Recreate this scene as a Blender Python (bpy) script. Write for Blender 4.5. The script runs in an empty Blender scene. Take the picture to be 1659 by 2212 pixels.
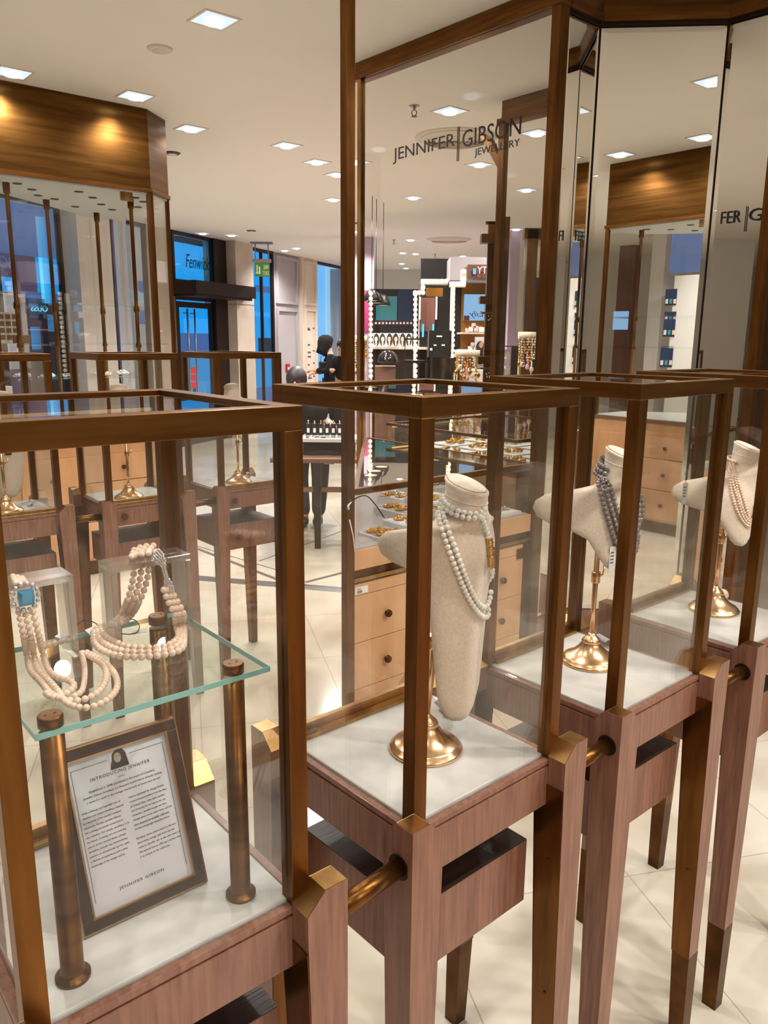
import bpy, bmesh, math, random
from mathutils import Vector, Matrix
from mathutils.bvhtree import BVHTree
R = math.radians
random.seed(7)
sc = bpy.context.scene
COL = sc.collection

# ------------------------------------------------------------------ camera
F, PITCH, ROLL, EYE = 1707.39, R(12.4731), R(0.5403), 1.59
fw = Vector((0, math.cos(PITCH), -math.sin(PITCH)))
rt0 = Vector((1, 0, 0)); up0 = Vector((0, math.sin(PITCH), math.cos(PITCH)))
rt = rt0*math.cos(ROLL)+up0*math.sin(ROLL); up = -rt0*math.sin(ROLL)+up0*math.cos(ROLL)
EYEP = Vector((0, 0, EYE))
cd = bpy.data.cameras.new('camera'); cam = bpy.data.objects.new('camera', cd); COL.objects.link(cam)
cd.sensor_fit = 'HORIZONTAL'; cd.sensor_width = 36.0; cd.lens = 36.0*F/1659.0
cd.clip_start = 0.02; cd.clip_end = 200
cam.matrix_world = Matrix(((rt.x, up.x, -fw.x, 0), (rt.y, up.y, -fw.y, 0), (rt.z, up.z, -fw.z, EYE), (0, 0, 0, 1)))
sc.camera = cam
sc.view_settings.view_transform = 'Standard'; sc.view_settings.look = 'None'
sc.view_settings.gamma = 1.0; sc.view_settings.use_curve_mapping = False
sc.view_settings.exposure = 0.0
try:
    sc.cycles.transparent_max_bounces = 48
    sc.cycles.max_bounces = 14; sc.cycles.glossy_bounces = 8; sc.cycles.transmission_bounces = 10
    sc.cycles.caustics_reflective = False; sc.cycles.caustics_refractive = False
    sc.cycles.sample_clamp_indirect = 6.0
except Exception:
    pass

# ------------------------------------------------------------------ world: blue dusk sky seen through the shop windows
w = bpy.data.worlds.new('world'); sc.world = w; w.use_nodes = True
wn = w.node_tree.nodes; wn['Background'].inputs[0].default_value = (0.06, 0.42, 0.85, 1); wn['Background'].inputs[1].default_value = 0.55

TH = R(40.5); CT, ST = math.cos(TH), math.sin(TH)
def XY(u, v, z=0.0): return Vector((u*CT-v*ST, u*ST+v*CT, z))
def UV(P): return Vector((P[0]*CT+P[1]*ST, -P[0]*ST+P[1]*CT, P[2]))
def ray(x, y): return fw + rt*((x-829.5)/F) - up*((y-1106)/F)
def atz(x, y, z): d = ray(x, y); return EYEP + d*((z-EYE)/d.z)
def aty(x, y, Y): d = ray(x, y); return EYEP + d*(Y/d.y)          # point of the room on the plane world y = Y
def atu(x, y, uc): d = ray(x, y); n = Vector((CT, ST, 0)); return UV(EYEP + d*(uc/(n.dot(d))))
def atv(x, y, vc): d = ray(x, y); n = Vector((-ST, CT, 0)); return UV(EYEP + d*(vc/(n.dot(d))))
def via45(P): return Vector((-P[1]+5.41, -P[0]+5.41, P[2]))         # a point seen in the diagonal mirror, put where it really stands

# lamps of the ceiling, seen ones first, then unseen ones added to brighten: (u, v, watts)
CEIL = 3.0
LAMPS_UV = [(2.0, 3.57), (1.53, 4.99), (2.22, 4.95), (2.83, 5.43), (3.6, 5.39), (4.11, 5.71),
            (3.85, 3.9), (5.16, 4.86), (5.84, 6.42), (6.34, 5.34), (4.69, 3.88),
            (1.51, -.25), (2.21, -.23), (1.35, 1.75), (0.35, 1.45), (0.1, 0.0), (2.9, 0.9), (0.6, 2.55), (3.2, -.9),  # after the mirror pair: unseen lamps, added for more light
            (-0.8, 0.9), (-0.9, 2.6), (-1.0, -1.3), (0.6, -2.6), (2.2, -2.9), (2.0, -3.6), (0.7, -3.7), (3.3, -3.3)]
LAMPS_PX = [(500, 508), (438, 504), (640, 536), (615, 541), (720, 431), (773, 500), (728, 377), (772, 350),
            (887, 518), (870, 546), (898, 548), (1000, 553), (1115, 495), (868, 569), (877, 579)]

# ------------------------------------------------------------------ materials
MATS = {}
def nodes_of(name):
    m = bpy.data.materials.new(name); m.use_nodes = True; MATS[name] = m
    nt = m.node_tree; return m, nt, nt.nodes['Principled BSDF']
def lin(c):
    return tuple((x/255/12.92 if x/255 <= .04045 else ((x/255+.055)/1.055)**2.4) for x in c)+(1,)
def mat(name, col, rough=.5, metal=0.0, var=None, scale=(1, 1, 1), noise=8.0, bump=0.0, emit=None, es=1.0, coat=0.0, spec=None, detail=4.0, subsurf=0.0, ramp=(.3, .7), sheen=0):
    m, nt, b = nodes_of(name)
    b.inputs['Base Color'].default_value = lin(col); b.inputs['Roughness'].default_value = rough
    b.inputs['Metallic'].default_value = metal
    if coat: b.inputs['Coat Weight'].default_value = coat; b.inputs['Coat Roughness'].default_value = .08
    if spec is not None: b.inputs['Specular IOR Level'].default_value = spec
    if sheen: b.inputs['Sheen Weight'].default_value = sheen
    if var is not None or bump:
        tc = nt.nodes.new('ShaderNodeTexCoord'); mp = nt.nodes.new('ShaderNodeMapping'); mp.inputs['Scale'].default_value = scale
        nz = nt.nodes.new('ShaderNodeTexNoise'); nz.inputs['Scale'].default_value = noise; nz.inputs['Detail'].default_value = detail
        nt.links.new(tc.outputs['Object'], mp.inputs[0]); nt.links.new(mp.outputs[0], nz.inputs['Vector'])
        if var is not None:
            cr = nt.nodes.new('ShaderNodeValToRGB'); cr.color_ramp.elements[0].position = ramp[0]; cr.color_ramp.elements[1].position = ramp[1]
            cr.color_ramp.elements[0].color = lin(col); cr.color_ramp.elements[1].color = lin(var)
            nt.links.new(nz.outputs['Fac'], cr.inputs[0]); nt.links.new(cr.outputs[0], b.inputs['Base Color'])
        if bump:
            bp = nt.nodes.new('ShaderNodeBump'); bp.inputs['Strength'].default_value = bump; bp.inputs['Distance'].default_value = .002
            nt.links.new(nz.outputs['Fac'], bp.inputs['Height']); nt.links.new(bp.outputs[0], b.inputs['Normal'])
    if emit:
        b.inputs['Emission Color'].default_value = lin(emit); b.inputs['Emission Strength'].default_value = es
    return m
def glass(name, tint=(.97, .975, .97), f0=.045, k=.75, pw=4.0, rough=0.0):
    m = bpy.data.materials.new(name); m.use_nodes = True; nt = m.node_tree; nt.nodes.clear(); MATS[name] = m
    o = nt.nodes.new('ShaderNodeOutputMaterial'); mx = nt.nodes.new('ShaderNodeMixShader')
    tr = nt.nodes.new('ShaderNodeBsdfTransparent'); tr.inputs[0].default_value = (*tint, 1)
    gl = nt.nodes.new('ShaderNodeBsdfGlossy'); gl.inputs['Roughness'].default_value = rough; gl.inputs[0].default_value = (1, 1, 1, 1)
    lw = nt.nodes.new('ShaderNodeLayerWeight'); lw.inputs[0].default_value = .5
    p = nt.nodes.new('ShaderNodeMath'); p.operation = 'POWER'; p.inputs[1].default_value = pw
    q = nt.nodes.new('ShaderNodeMath'); q.operation = 'MULTIPLY_ADD'; q.inputs[1].default_value = k; q.inputs[2].default_value = f0
    nt.links.new(lw.outputs['Facing'], p.inputs[0]); nt.links.new(p.outputs[0], q.inputs[0]); nt.links.new(q.outputs[0], mx.inputs[0])
    nt.links.new(tr.outputs[0], mx.inputs[1]); nt.links.new(gl.outputs[0], mx.inputs[2]); nt.links.new(mx.outputs[0], o.inputs[0])
    return m
def emis(name, col, s):
    m = bpy.data.materials.new(name); m.use_nodes = True; nt = m.node_tree; nt.nodes.clear(); MATS[name] = m
    o = nt.nodes.new('ShaderNodeOutputMaterial'); e = nt.nodes.new('ShaderNodeEmission'); e.inputs[0].default_value = lin(col); e.inputs[1].default_value = s
    nt.links.new(e.outputs[0], o.inputs[0]); return m

glass('glass', (.975, .975, .965), f0=.02, k=.8, pw=3.6)
glass('shelf_glass', (.93, .975, .965), f0=.03, k=.6, pw=4.0)
mat('glass_edge', (140, 200, 195), .15, 0, emit=None)
glass('acrylic', (.86, .85, .84), f0=.16, k=.6, pw=2.5, rough=.18)
glass('window_glass', (.90, .97, 1.0), f0=.03, k=.5, pw=5)
m, nt, b = nodes_of('mirror'); b.inputs['Base Color'].default_value = (.96, .95, .93, 1); b.inputs['Metallic'].default_value = 1; b.inputs['Roughness'].default_value = 0.0
mat('brass', (128, 84, 38), .32, .9, var=(92, 56, 22), scale=(1, 1, .12), noise=40, detail=6)
mat('brass_h', (132, 88, 42), .32, .9, var=(94, 58, 24), scale=(.15, .15, 2), noise=30, detail=6)
mat('brass_light', (190, 154, 104), .3, 1.0, var=(156, 118, 70), scale=(1, 1, .2), noise=30)
mat('brass_gold', (244, 204, 162), .24, 1.0, var=(226, 180, 134), noise=20)
mat('brass_dark', (104, 68, 34), .38, .9, var=(74, 46, 22), noise=15)
mat('brass_fascia', (124, 86, 42), .27, .95, var=(78, 50, 22), scale=(.35, .35, 5), noise=5, detail=5)
mat('wood', (152, 106, 86), .38, 0, var=(118, 78, 62), scale=(18, 18, 1.2), noise=7, bump=.35, detail=8, coat=.12)
mat('wood_inner', (98, 66, 52), .4, 0, var=(70, 44, 34), scale=(18, 18, 1.2), noise=7, bump=.3, detail=8)
mat('wood_top', (56, 36, 30), .38, 0, var=(36, 22, 18), scale=(2, 22, 22), noise=7, bump=.3, detail=8)
mat('maple', (226, 176, 132), .32, 0, var=(206, 152, 106), scale=(3, 3, 1), noise=3.2, detail=5, coat=.2)
mat('marble', (222, 218, 213), .32, 0, var=(174, 172, 172), scale=(1, 1, 1), noise=9, detail=6, ramp=(.45, .75))
mat('velvet', (238, 220, 202), .95, 0, var=(226, 204, 184), noise=180, bump=.4, sheen=.5)
mat('pearl_white', (248, 244, 236), .14, 0, coat=.6, spec=.7)
mat('pearl_pink', (246, 218, 196), .16, 0, coat=.6, spec=.7)
mat('pearl_grey', (140, 130, 132), .16, .35, coat=.6, spec=.7)
mat('gold', (236, 180, 70), .2, 1.0, var=(190, 130, 40), noise=60)
mat('silver', (222, 220, 222), .14, 1.0)
mat('crystal', (236, 232, 238), .06, .75, emit=None)
mat('blue_gem', (50, 150, 200), .05, .2, coat=1)
mat('paper', (240, 238, 236), .6)
mat('sign_paper', (222, 220, 226), .35, coat=.4)
mat('ink', (30, 24, 26), .5)
mat('ink_soft', (90, 84, 88), .6)
mat('frame_wood', (72, 48, 42), .16, 0, var=(50, 32, 28), scale=(1, 9, 1), noise=5, coat=.9)
mat('skin_tone', (206, 150, 124), .55)
mat('photo_face', (190, 172, 162), .5)
mat('photo_hair', (50, 40, 40), .5)
mat('ceiling_paint', (243, 236, 226), .75)
mat('wall_cream', (222, 206, 190), .6)
mat('wall_grey', (176, 168, 172), .6)
mat('wall_white', (224, 220, 216), .6)
mat('wall_lilac', (206, 186, 206), .6, var=(196, 170, 196), noise=2)
mat('stone', (214, 200, 184), .45, var=(196, 180, 164), noise=3)
mat('dark_bronze', (38, 22, 16), .4, .3)
mat('black', (18, 14, 14), .4)
mat('black_gloss', (14, 10, 12), .12, coat=.8)
mat('near_black_cloth', (16, 10, 12), .85)
mat('grey_metal', (150, 148, 152), .3, .9)
mat('vent_white', (226, 214, 200), .5)
mat('vent_dark', (70, 58, 52), .6)
mat('red_box', (170, 34, 34), .4)
mat('sign_green', (80, 130, 60), .4, emit=(90, 140, 60), es=.35)
mat('sign_white', (235, 240, 220), .5, emit=(220, 230, 200), es=.4)
mat('fringe', (236, 222, 196), .9, var=(200, 180, 150), noise=60, bump=.5)
mat('scarf', (222, 176, 176), .9, var=(190, 140, 150), noise=10)
mat('magenta', (196, 60, 120), .7)
mat('pink_print', (176, 110, 140), .7, var=(206, 196, 210), noise=9)
mat('dark_red', (70, 22, 22), .5)
mat('rust', (120, 74, 60), .6, var=(100, 58, 50), noise=3)
mat('gold_leaf', (190, 130, 50), .35, .7, var=(110, 66, 24), noise=3, detail=6)
mat('teal_panel', (60, 130, 140), .5, emit=(60, 140, 150), es=.35)
mat('navy_panel', (28, 50, 80), .5, emit=(20, 50, 90), es=.2)
mat('blue_glow', (70, 150, 205), .6, emit=(50, 160, 225), es=1.0)
mat('street_blue', (50, 120, 170), .7, emit=(8, 135, 195), es=1.3, var=(20, 70, 120), noise=1.2)  # street and sky_window colours emit, standing in for dusk light on the facades
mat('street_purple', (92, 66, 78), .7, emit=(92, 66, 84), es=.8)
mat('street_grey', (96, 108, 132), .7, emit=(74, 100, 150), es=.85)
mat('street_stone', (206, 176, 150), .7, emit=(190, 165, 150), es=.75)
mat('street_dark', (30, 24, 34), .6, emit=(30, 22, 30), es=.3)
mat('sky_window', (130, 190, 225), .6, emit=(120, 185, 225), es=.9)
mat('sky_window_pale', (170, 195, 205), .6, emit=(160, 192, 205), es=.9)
mat('orange', (240, 140, 40), .4)
mat('brown_board', (120, 84, 66), .6)
mat('white_gloss', (236, 234, 232), .25)
mat('pink_box', (236, 200, 196), .5)
emis('lamp_glow', (250, 250, 255), 2.4)
emis('lamp_ring', (226, 240, 250), 1.1)
emis('bulb_glow', (255, 226, 184), 3.2)
emis('strip_glow', (255, 206, 120), 1.5)
emis('screen_glow', (150, 196, 240), .95)
emis('tube_glow', (255, 240, 214), 2.0)
emis('neon_blue', (90, 210, 255), 1.6)
emis('neon_white', (225, 240, 255), 1.0)
emis('red_glow', (230, 40, 50), 1.4)
# floor: pale marble tiles in row direction with thin joints
m, nt, b = nodes_of('floor_tiles'); b.inputs['Roughness'].default_value = .13
tc = nt.nodes.new('ShaderNodeTexCoord'); mp = nt.nodes.new('ShaderNodeMapping'); mp.inputs['Rotation'].default_value = (0, 0, R(-14))
br = nt.nodes.new('ShaderNodeTexBrick'); br.offset = 0.0; br.inputs['Scale'].default_value = 1.0; br.inputs['Mortar Size'].default_value = .0022
br.inputs['Brick Width'].default_value = .62; br.inputs['Row Height'].default_value = .62; br.inputs['Mortar Smooth'].default_value = .2
br.inputs['Color1'].default_value = lin((228, 220, 204)); br.inputs['Color2'].default_value = lin((221, 212, 195)); br.inputs['Mortar'].default_value = lin((186, 172, 156))
nz = nt.nodes.new('ShaderNodeTexNoise'); nz.inputs['Scale'].default_value = 2.3; nz.inputs['Detail'].default_value = 7
cr = nt.nodes.new('ShaderNodeValToRGB'); cr.color_ramp.elements[0].position = .42; cr.color_ramp.elements[1].position = .72
cr.color_ramp.elements[0].color = (1, 1, 1, 1); cr.color_ramp.elements[1].color = lin((226, 220, 212))
mx = nt.nodes.new('ShaderNodeMixRGB'); mx.blend_type = 'MULTIPLY'; mx.inputs[0].default_value = 1
nt.links.new(tc.outputs['Object'], mp.inputs[0]); nt.links.new(mp.outputs[0], br.inputs['Vector']); nt.links.new(tc.outputs['Object'], nz.inputs['Vector'])
nt.links.new(nz.outputs['Fac'], cr.inputs[0]); nt.links.new(br.outputs['Color'], mx.inputs[1]); nt.links.new(cr.outputs[0], mx.inputs[2]); nt.links.new(mx.outputs[0], b.inputs['Base Color'])

# ------------------------------------------------------------------ mesh helpers
class MB:
    def __init__(s): s.bm = bmesh.new(); s.M = Matrix.Identity(4)
    def v(s, p): return s.bm.verts.new(s.M @ Vector(p))
    def face(s, vs, smooth=False):
        try:
            f = s.bm.faces.new(vs); f.smooth = smooth; return f
        except ValueError: return None
    def box(s, x0, x1, y0, y1, z0, z1):
        q = [s.v(p) for p in ((x0, y0, z0), (x1, y0, z0), (x1, y1, z0), (x0, y1, z0), (x0, y0, z1), (x1, y0, z1), (x1, y1, z1), (x0, y1, z1))]
        for f in ((0, 3, 2, 1), (4, 5, 6, 7), (0, 1, 5, 4), (1, 2, 6, 5), (2, 3, 7, 6), (3, 0, 4, 7)): s.face([q[i] for i in f])
        return s
    def prism(s, poly, z0, z1):
        a = [s.v((p[0], p[1], z0)) for p in poly]; c = [s.v((p[0], p[1], z1)) for p in poly]; n = len(poly)
        s.face(a[::-1]); s.face(c)
        for i in range(n): s.face([a[i], a[(i+1) % n], c[(i+1) % n], c[i]])
        return s
    def loft(s, rings, cap=True, smooth=True, closed=True):
        rr = [[s.v(p) for p in r] for r in rings]; n = len(rings[0])
        for a, c in zip(rr, rr[1:]):
            for i in range(n if closed else n-1): s.face([a[i], a[(i+1) % n], c[(i+1) % n], c[i]], smooth)
        if cap and closed: s.face(rr[0][::-1]); s.face(rr[-1])
        return s
    def lathe(s, prof, c=(0, 0, 0), n=24, smooth=True):
        rings = [[(c[0]+r*math.cos(2*math.pi*i/n), c[1]+r*math.sin(2*math.pi*i/n), c[2]+z) for i in range(n)] for r, z in prof]
        return s.loft(rings, True, smooth)
    def tube(s, pts, r, n=8, smooth=True):
        pts = [Vector(p) for p in pts]; rings = []; ref = Vector((0, 0, 1))
        for i, p in enumerate(pts):
            t = (pts[min(i+1, len(pts)-1)]-pts[max(i-1, 0)]).normalized()
            a = ref if abs(t.dot(ref)) < .95 else Vector((1, 0, 0))
            x = t.cross(a).normalized(); y = t.cross(x).normalized(); rad = r[i] if isinstance(r, (list, tuple)) else r
            if i and rings:
                if x.dot(px) < 0: x = -x; y = -y
            px = x
            rings.append([p+x*math.cos(2*math.pi*k/n)*rad+y*math.sin(2*math.pi*k/n)*rad for k in range(n)])
        return s.loft(rings, True, smooth)
    def ball(s, c, r, seg=12, rn=8, sq=(1, 1, 1)):
        top = s.v((c[0], c[1], c[2]+r*sq[2])); bot = s.v((c[0], c[1], c[2]-r*sq[2])); rings = []
        for j in range(1, rn):
            a = math.pi*j/rn
            rings.append([s.v((c[0]+r*sq[0]*math.sin(a)*math.cos(2*math.pi*i/seg), c[1]+r*sq[1]*math.sin(a)*math.sin(2*math.pi*i/seg), c[2]+r*sq[2]*math.cos(a))) for i in range(seg)])
        for i in range(seg):
            k = (i+1) % seg
            s.face([top, rings[0][i], rings[0][k]], True); s.face([bot, rings[-1][k], rings[-1][i]], True)
            for a, c_ in zip(rings, rings[1:]): s.face([a[i], c_[i], c_[k], a[k]], True)
        return s
    def frame_rect(s, x0, x1, z0, z1, wd, y0, y1):   # a rectangular frame in the xz plane, thickness y0..y1
        s.box(x0, x1, y0, y1, z0, z0+wd); s.box(x0, x1, y0, y1, z1-wd, z1); s.box(x0, x0+wd, y0, y1, z0+wd, z1-wd); s.box(x1-wd, x1, y0, y1, z0+wd, z1-wd); return s
    def build(s, name, m, parent=None, bevel=0.0):
        bmesh.ops.recalc_face_normals(s.bm, faces=s.bm.faces)
        me = bpy.data.meshes.new(name); s.bm.to_mesh(me); s.bm.free()
        me.materials.append(MATS[m] if isinstance(m, str) else m)
        o = bpy.data.objects.new(name, me); COL.objects.link(o)
        if parent: o.parent = parent
        if bevel:
            bv = o.modifiers.new('bevel', 'BEVEL'); bv.width = bevel; bv.segments = 2; bv.limit_method = 'ANGLE'; bv.angle_limit = R(40)
        return o
def thing(name, label, cat, loc=(0, 0, 0), rz=0.0, group=None):
    o = bpy.data.objects.new(name, None); o.empty_display_size = .1; COL.objects.link(o); o.location = loc; o.rotation_euler = (0, 0, rz)
    o['label'] = label; o['category'] = cat
    if group: o['group'] = group
    return o
def tag(o, label, cat, group=None, kind=None):
    if label: o['label'] = label; o['category'] = cat
    if group: o['group'] = group
    if kind: o['kind'] = kind
    return o
def struct(o): o['kind'] = 'structure'; return o
def kids(o): return [c for c in COL.objects if c.parent == o]
def dup(root, loc, rz, label):
    def rec(o, par):
        c = o.copy(); COL.objects.link(c)
        if par: c.parent = par
        for ch in kids(o): rec(ch, c)
        return c
    r = rec(root, None); r.location = loc; r.rotation_euler = (0, 0, rz); r['label'] = label; return r
def text(body, m, parent, M, w=None, h=None, name='lettering', ext=.0008, align='LEFT', size=1.0, spacing=1.0, shear=0.0, fit=True):
    cu = bpy.data.curves.new('t', 'FONT'); cu.body = body; cu.size = size; cu.align_x = align; cu.extrude = 0; cu.space_character = spacing; cu.shear = shear
    cu.resolution_u = 3
    o = bpy.data.objects.new('t', cu); COL.objects.link(o)
    dg = bpy.context.evaluated_depsgraph_get(); me = bpy.data.meshes.new_from_object(o.evaluated_get(dg))
    bpy.data.objects.remove(o); me.name = name
    xs = [v.co.x for v in me.vertices]; ys = [v.co.y for v in me.vertices]; x0, x1, y0, y1 = min(xs), max(xs), min(ys), max(ys)
    sx = (w/(x1-x0)) if w else 1; sy = (h/(y1-y0)) if h else sx
    if not w and h: sx = sy
    for v in me.vertices:
        if fit: v.co = M @ Vector(((v.co.x-(x0 if align == 'LEFT' else (x0+x1)/2))*sx, (v.co.y-y0)*sy, 0))
        else: v.co = M @ Vector((v.co.x*sx, v.co.y*sy, 0))
    me.materials.clear(); me.materials.append(MATS[m])
    ob = bpy.data.objects.new(name, me); COL.objects.link(ob)
    if parent: ob.parent = parent
    md = ob.modifiers.new('solid', 'SOLIDIFY'); md.thickness = ext; md.offset = 0
    return ob
def basis(o, x, y):   # matrix with origin o, text right x, text up y
    x = Vector(x).normalized(); y = Vector(y).normalized(); z = x.cross(y)
    return Matrix(((x.x, y.x, z.x, o[0]), (x.y, y.y, z.y, o[1]), (x.z, y.z, z.z, o[2]), (0, 0, 0, 1)))

# ------------------------------------------------------------------ the room
_WO = Vector((-2.954, 11.438)); _WD = Vector((.3447, .9387)).normalized(); _WO2 = _WO+Vector((-_WD.y, _WD.x))*.3
SHOP = [tuple(_WO2-_WD*21), (16, -9), (16, 19), tuple(_WO2+_WD*8.0)]
fl = MB(); fl.prism(SHOP, -.1, 0); struct(fl.build('floor', 'floor_tiles'))
ce = MB(); ce.prism(SHOP, CEIL, CEIL+.1); struct(ce.build('ceiling', 'ceiling_paint'))
# inlaid dark strips and a drain strip in the floor
def strip(p, q, wd, m, h=.002):
    P, Q = atz(*p, 0), atz(*q, 0); d = (Q-P).normalized(); n = Vector((-d.y, d.x, 0))*wd/2
    b_ = MB(); b_.prism([(P-n)[:2], (Q-n)[:2], (Q+n)[:2], (P+n)[:2]], 0, h); return struct(b_.build('trim_1', m))
strip((425, 1185), (615, 1258), .03, 'ink_soft'); strip((427, 1180), (600, 1232), .008, 'ink_soft')
strip((560, 1212), (760, 1140), .008, 'ink_soft'); strip((660, 1258), (745, 1236), .03, 'ink_soft')
strip((418, 1248), (760, 1276), .10, 'grey_metal', .0015)
# window wall: origin and direction on plan, s runs along it
WO = Vector((-2.954, 11.438, 0)); WD = Vector((.3447, .9387, 0)).normalized(); WN = Vector((WD.y, -WD.x, 0))   # WN points into the shop
wall_ang = math.atan2(WD.y, WD.x)
WM = Matrix.Translation(WO) @ Matrix.Rotation(wall_ang, 4, 'Z')     # local x = along, local y = outwards
def wbox(mb, s0, s1, d0, d1, z0, z1):
    mb.M = WM; mb.box(s0, s1, d0, d1, z0, z1); mb.M = Matrix.Identity(4); return mb
b_ = MB(); wbox(b_, -2.17, -1.30, -.25, .04, 0, 3); struct(b_.build('wall_column', 'wall_white'))
b_ = MB(); wbox(b_, -.62, -.02, -.02, .04, 0, 3); struct(b_.build('wall_pier', 'wall_cream'))
b_ = MB(); wbox(b_, 1.30, 1.84, -.22, .04, 0, 2.055); wbox(b_, 1.30, 1.84, -.22, .35, 2.075, 3); wbox(b_, 1.31, 1.83, -.21, .04, 2.05, 2.08); struct(b_.build('wall_pillar', 'stone'))
b_ = MB(); wbox(b_, 1.84, 1.97, -.10, .04, 0, 3); struct(b_.build('trim_2', 'white_gloss'))
# panelled wall right of the narrow window
b_ = MB(); wbox(b_, 2.86, 3.84, -.02, .04, 0, 3)
for s0, s1, z0, z1 in ((3.0, 3.72, 2.2, 2.9), (3.0, 3.72, .25, 2.02)):
    for q in ((s0-.05, s0, z0-.05, z1+.05), (s1, s1+.05, z0-.05, z1+.05), (s0, s1, z0-.05, z0), (s0, s1, z1, z1+.05)): wbox(b_, q[0], q[1], -.06, 0, q[2], q[3])
struct(b_.build('wall_panelled', 'wall_grey'))
b_ = MB(); wbox(b_, 3.84, 4.50, -.10, .04, 0, 3)
for s0, s1, z0, z1 in ((3.98, 4.36, 2.2, 2.9), (3.98, 4.36, .25, 2.05)):
    for q in ((s0-.04, s0, z0-.04, z1+.04), (s1, s1+.04, z0-.04, z1+.04), (s0, s1, z0-.04, z0), (s0, s1, z1, z1+.04)): wbox(b_, q[0], q[1], -.13, -.1, q[2], q[3])
struct(b_.build('wall_directory', 'wall_cream'))
b_ = MB(); wbox(b_, 6.3, 16, -.05, .04, 0, 3); struct(b_.build('wall_end', 'wall_white'))
b_ = MB(); wbox(b_, -21, -3.9, -.05, .04, 0, 3); struct(b_.build('wall_left', 'wall_white'))
# store directory lettering on the cream panel
rnd = random.Random(3)
sd = thing('store_directory', 'columns of small dark directory lettering on the cream wall panel', 'sign', WO, wall_ang)
for i, z in enumerate((1.72, 1.70, 1.42, 1.28, 1.20, 1.05, .92, .80, .66, .58, .34)):
    x0 = 4.02; ln = rnd.uniform(.08, .2); dr = MB(); dr.box(x0, x0+ln, -.1045, -.1010, z, z+.03); dr.build('text_line', 'ink_soft', sd)
    if i % 2: dr = MB(); dr.box(4.27, 4.34, -.1045, -.1010, z+.03, z+.055); dr.build('text_line', 'ink_soft', sd)
# skirting, far walls
b_ = MB(); b_.box(5.5, 15.5, 18.2, 18.4, 0, 3); struct(b_.build('wall_far', 'wall_grey'))
b_ = MB(); b_.box(-1.2, 16, 17.6, 17.8, 0, 3); struct(b_.build('wall_back', 'wall_white'))
b_ = MB(); b_.box(13.0, 13.2, -9, 18, 0, 3); struct(b_.build('wall_right', 'wall_white'))
b_ = MB(); b_.box(-10.2, 13, -7.0, -6.8, 0, 3); struct(b_.build('wall_front', 'wall_white'))

# windows and the door of the window wall
def window(n, s0, s1, z0, z1, bars=(), fr='dark_bronze', fw_=.05, d=.0):
    f = MB(); f.M = WM
    f.box(s0-fw_, s0, d-.03, d+.02, z0-fw_, z1+fw_); f.box(s1, s1+fw_, d-.03, d+.02, z0-fw_, z1+fw_); f.box(s0, s1, d-.03, d+.02, z0-fw_, z0); f.box(s0, s1, d-.03, d+.02, z1, z1+fw_)
    for x in bars: f.box(x-.015, x+.015, d-.02, d+.03, z0, z1)
    o = struct(f.build('window_%d' % n, fr))
    g = MB(); g.M = WM; g.box(s0, s1, d, d+.01, z0, z1); g.build('pane', 'window_glass', o); return o
window(1, -3.85, -2.22, .5, 2.96, bars=(-3.1,)); window(2, -1.25, -.67, .5, 2.96); window(3, .0, .94, 2.36, 2.95)
window(4, 2.09, 2.84, .32, 2.95, bars=(2.5,)); window(5, 4.60, 6.2, .35, 2.95)
b_ = MB(); wbox(b_, .96, 1.30, -.06, .03, 0, 3); wbox(b_, -.08, 0.0, -.02, .03, 0, 3); wbox(b_, 0, .94, -.02, .03, 2.08, 2.16); struct(b_.build('trim_3', 'dark_bronze'))
b_ = MB(); wbox(b_, -.1, 1.55, -.42, -.0, 2.155, 2.33); wbox(b_, -.06, 1.5, -.38, -.02, 2.12, 2.155)
tag(b_.build('door_lintel', 'dark_bronze'), 'dark brown boxed lintel above the street door', 'lintel')
d = MB(); d.M = WM; 
for q in ((.0, .09, 0, 2.06), (.90, .94, 0, 2.06), (.09, .90, 0, .25), (.09, .90, 1.98, 2.06)): d.box(q[0], q[1], -.0, .05, q[2], q[3])
door = struct(d.build('door_1', 'dark_bronze')); g = MB(); g.M = WM; g.box(.09, .90, .02, .03, .25, 1.98); g.build('pane', 'window_glass', door)
for s in (.20, .38):
    h = MB(); h.M = WM; h.tube([(s, -.06, .5), (s, -.06, 1.96)], .013); h.tube([(s, -.06, 1.9), (s, .01, 1.9)], .008); h.tube([(s, -.06, .6), (s, .01, .6)], .008); h.build('door_handle', 'grey_metal', door)
# lettering on the glass above the door (script style, slanted)
lm = WM @ Matrix(((1, 0, 0, .28), (0, 0, -1, -.012), (0, 1, 0, 2.53), (0, 0, 0, 1)))
wl = text('Fenwick', 'ink', None, lm, .62, .19, 'window_lettering', ext=.002, shear=.35); tag(wl, 'dark script lettering on the glass above the street door', 'lettering')
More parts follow.
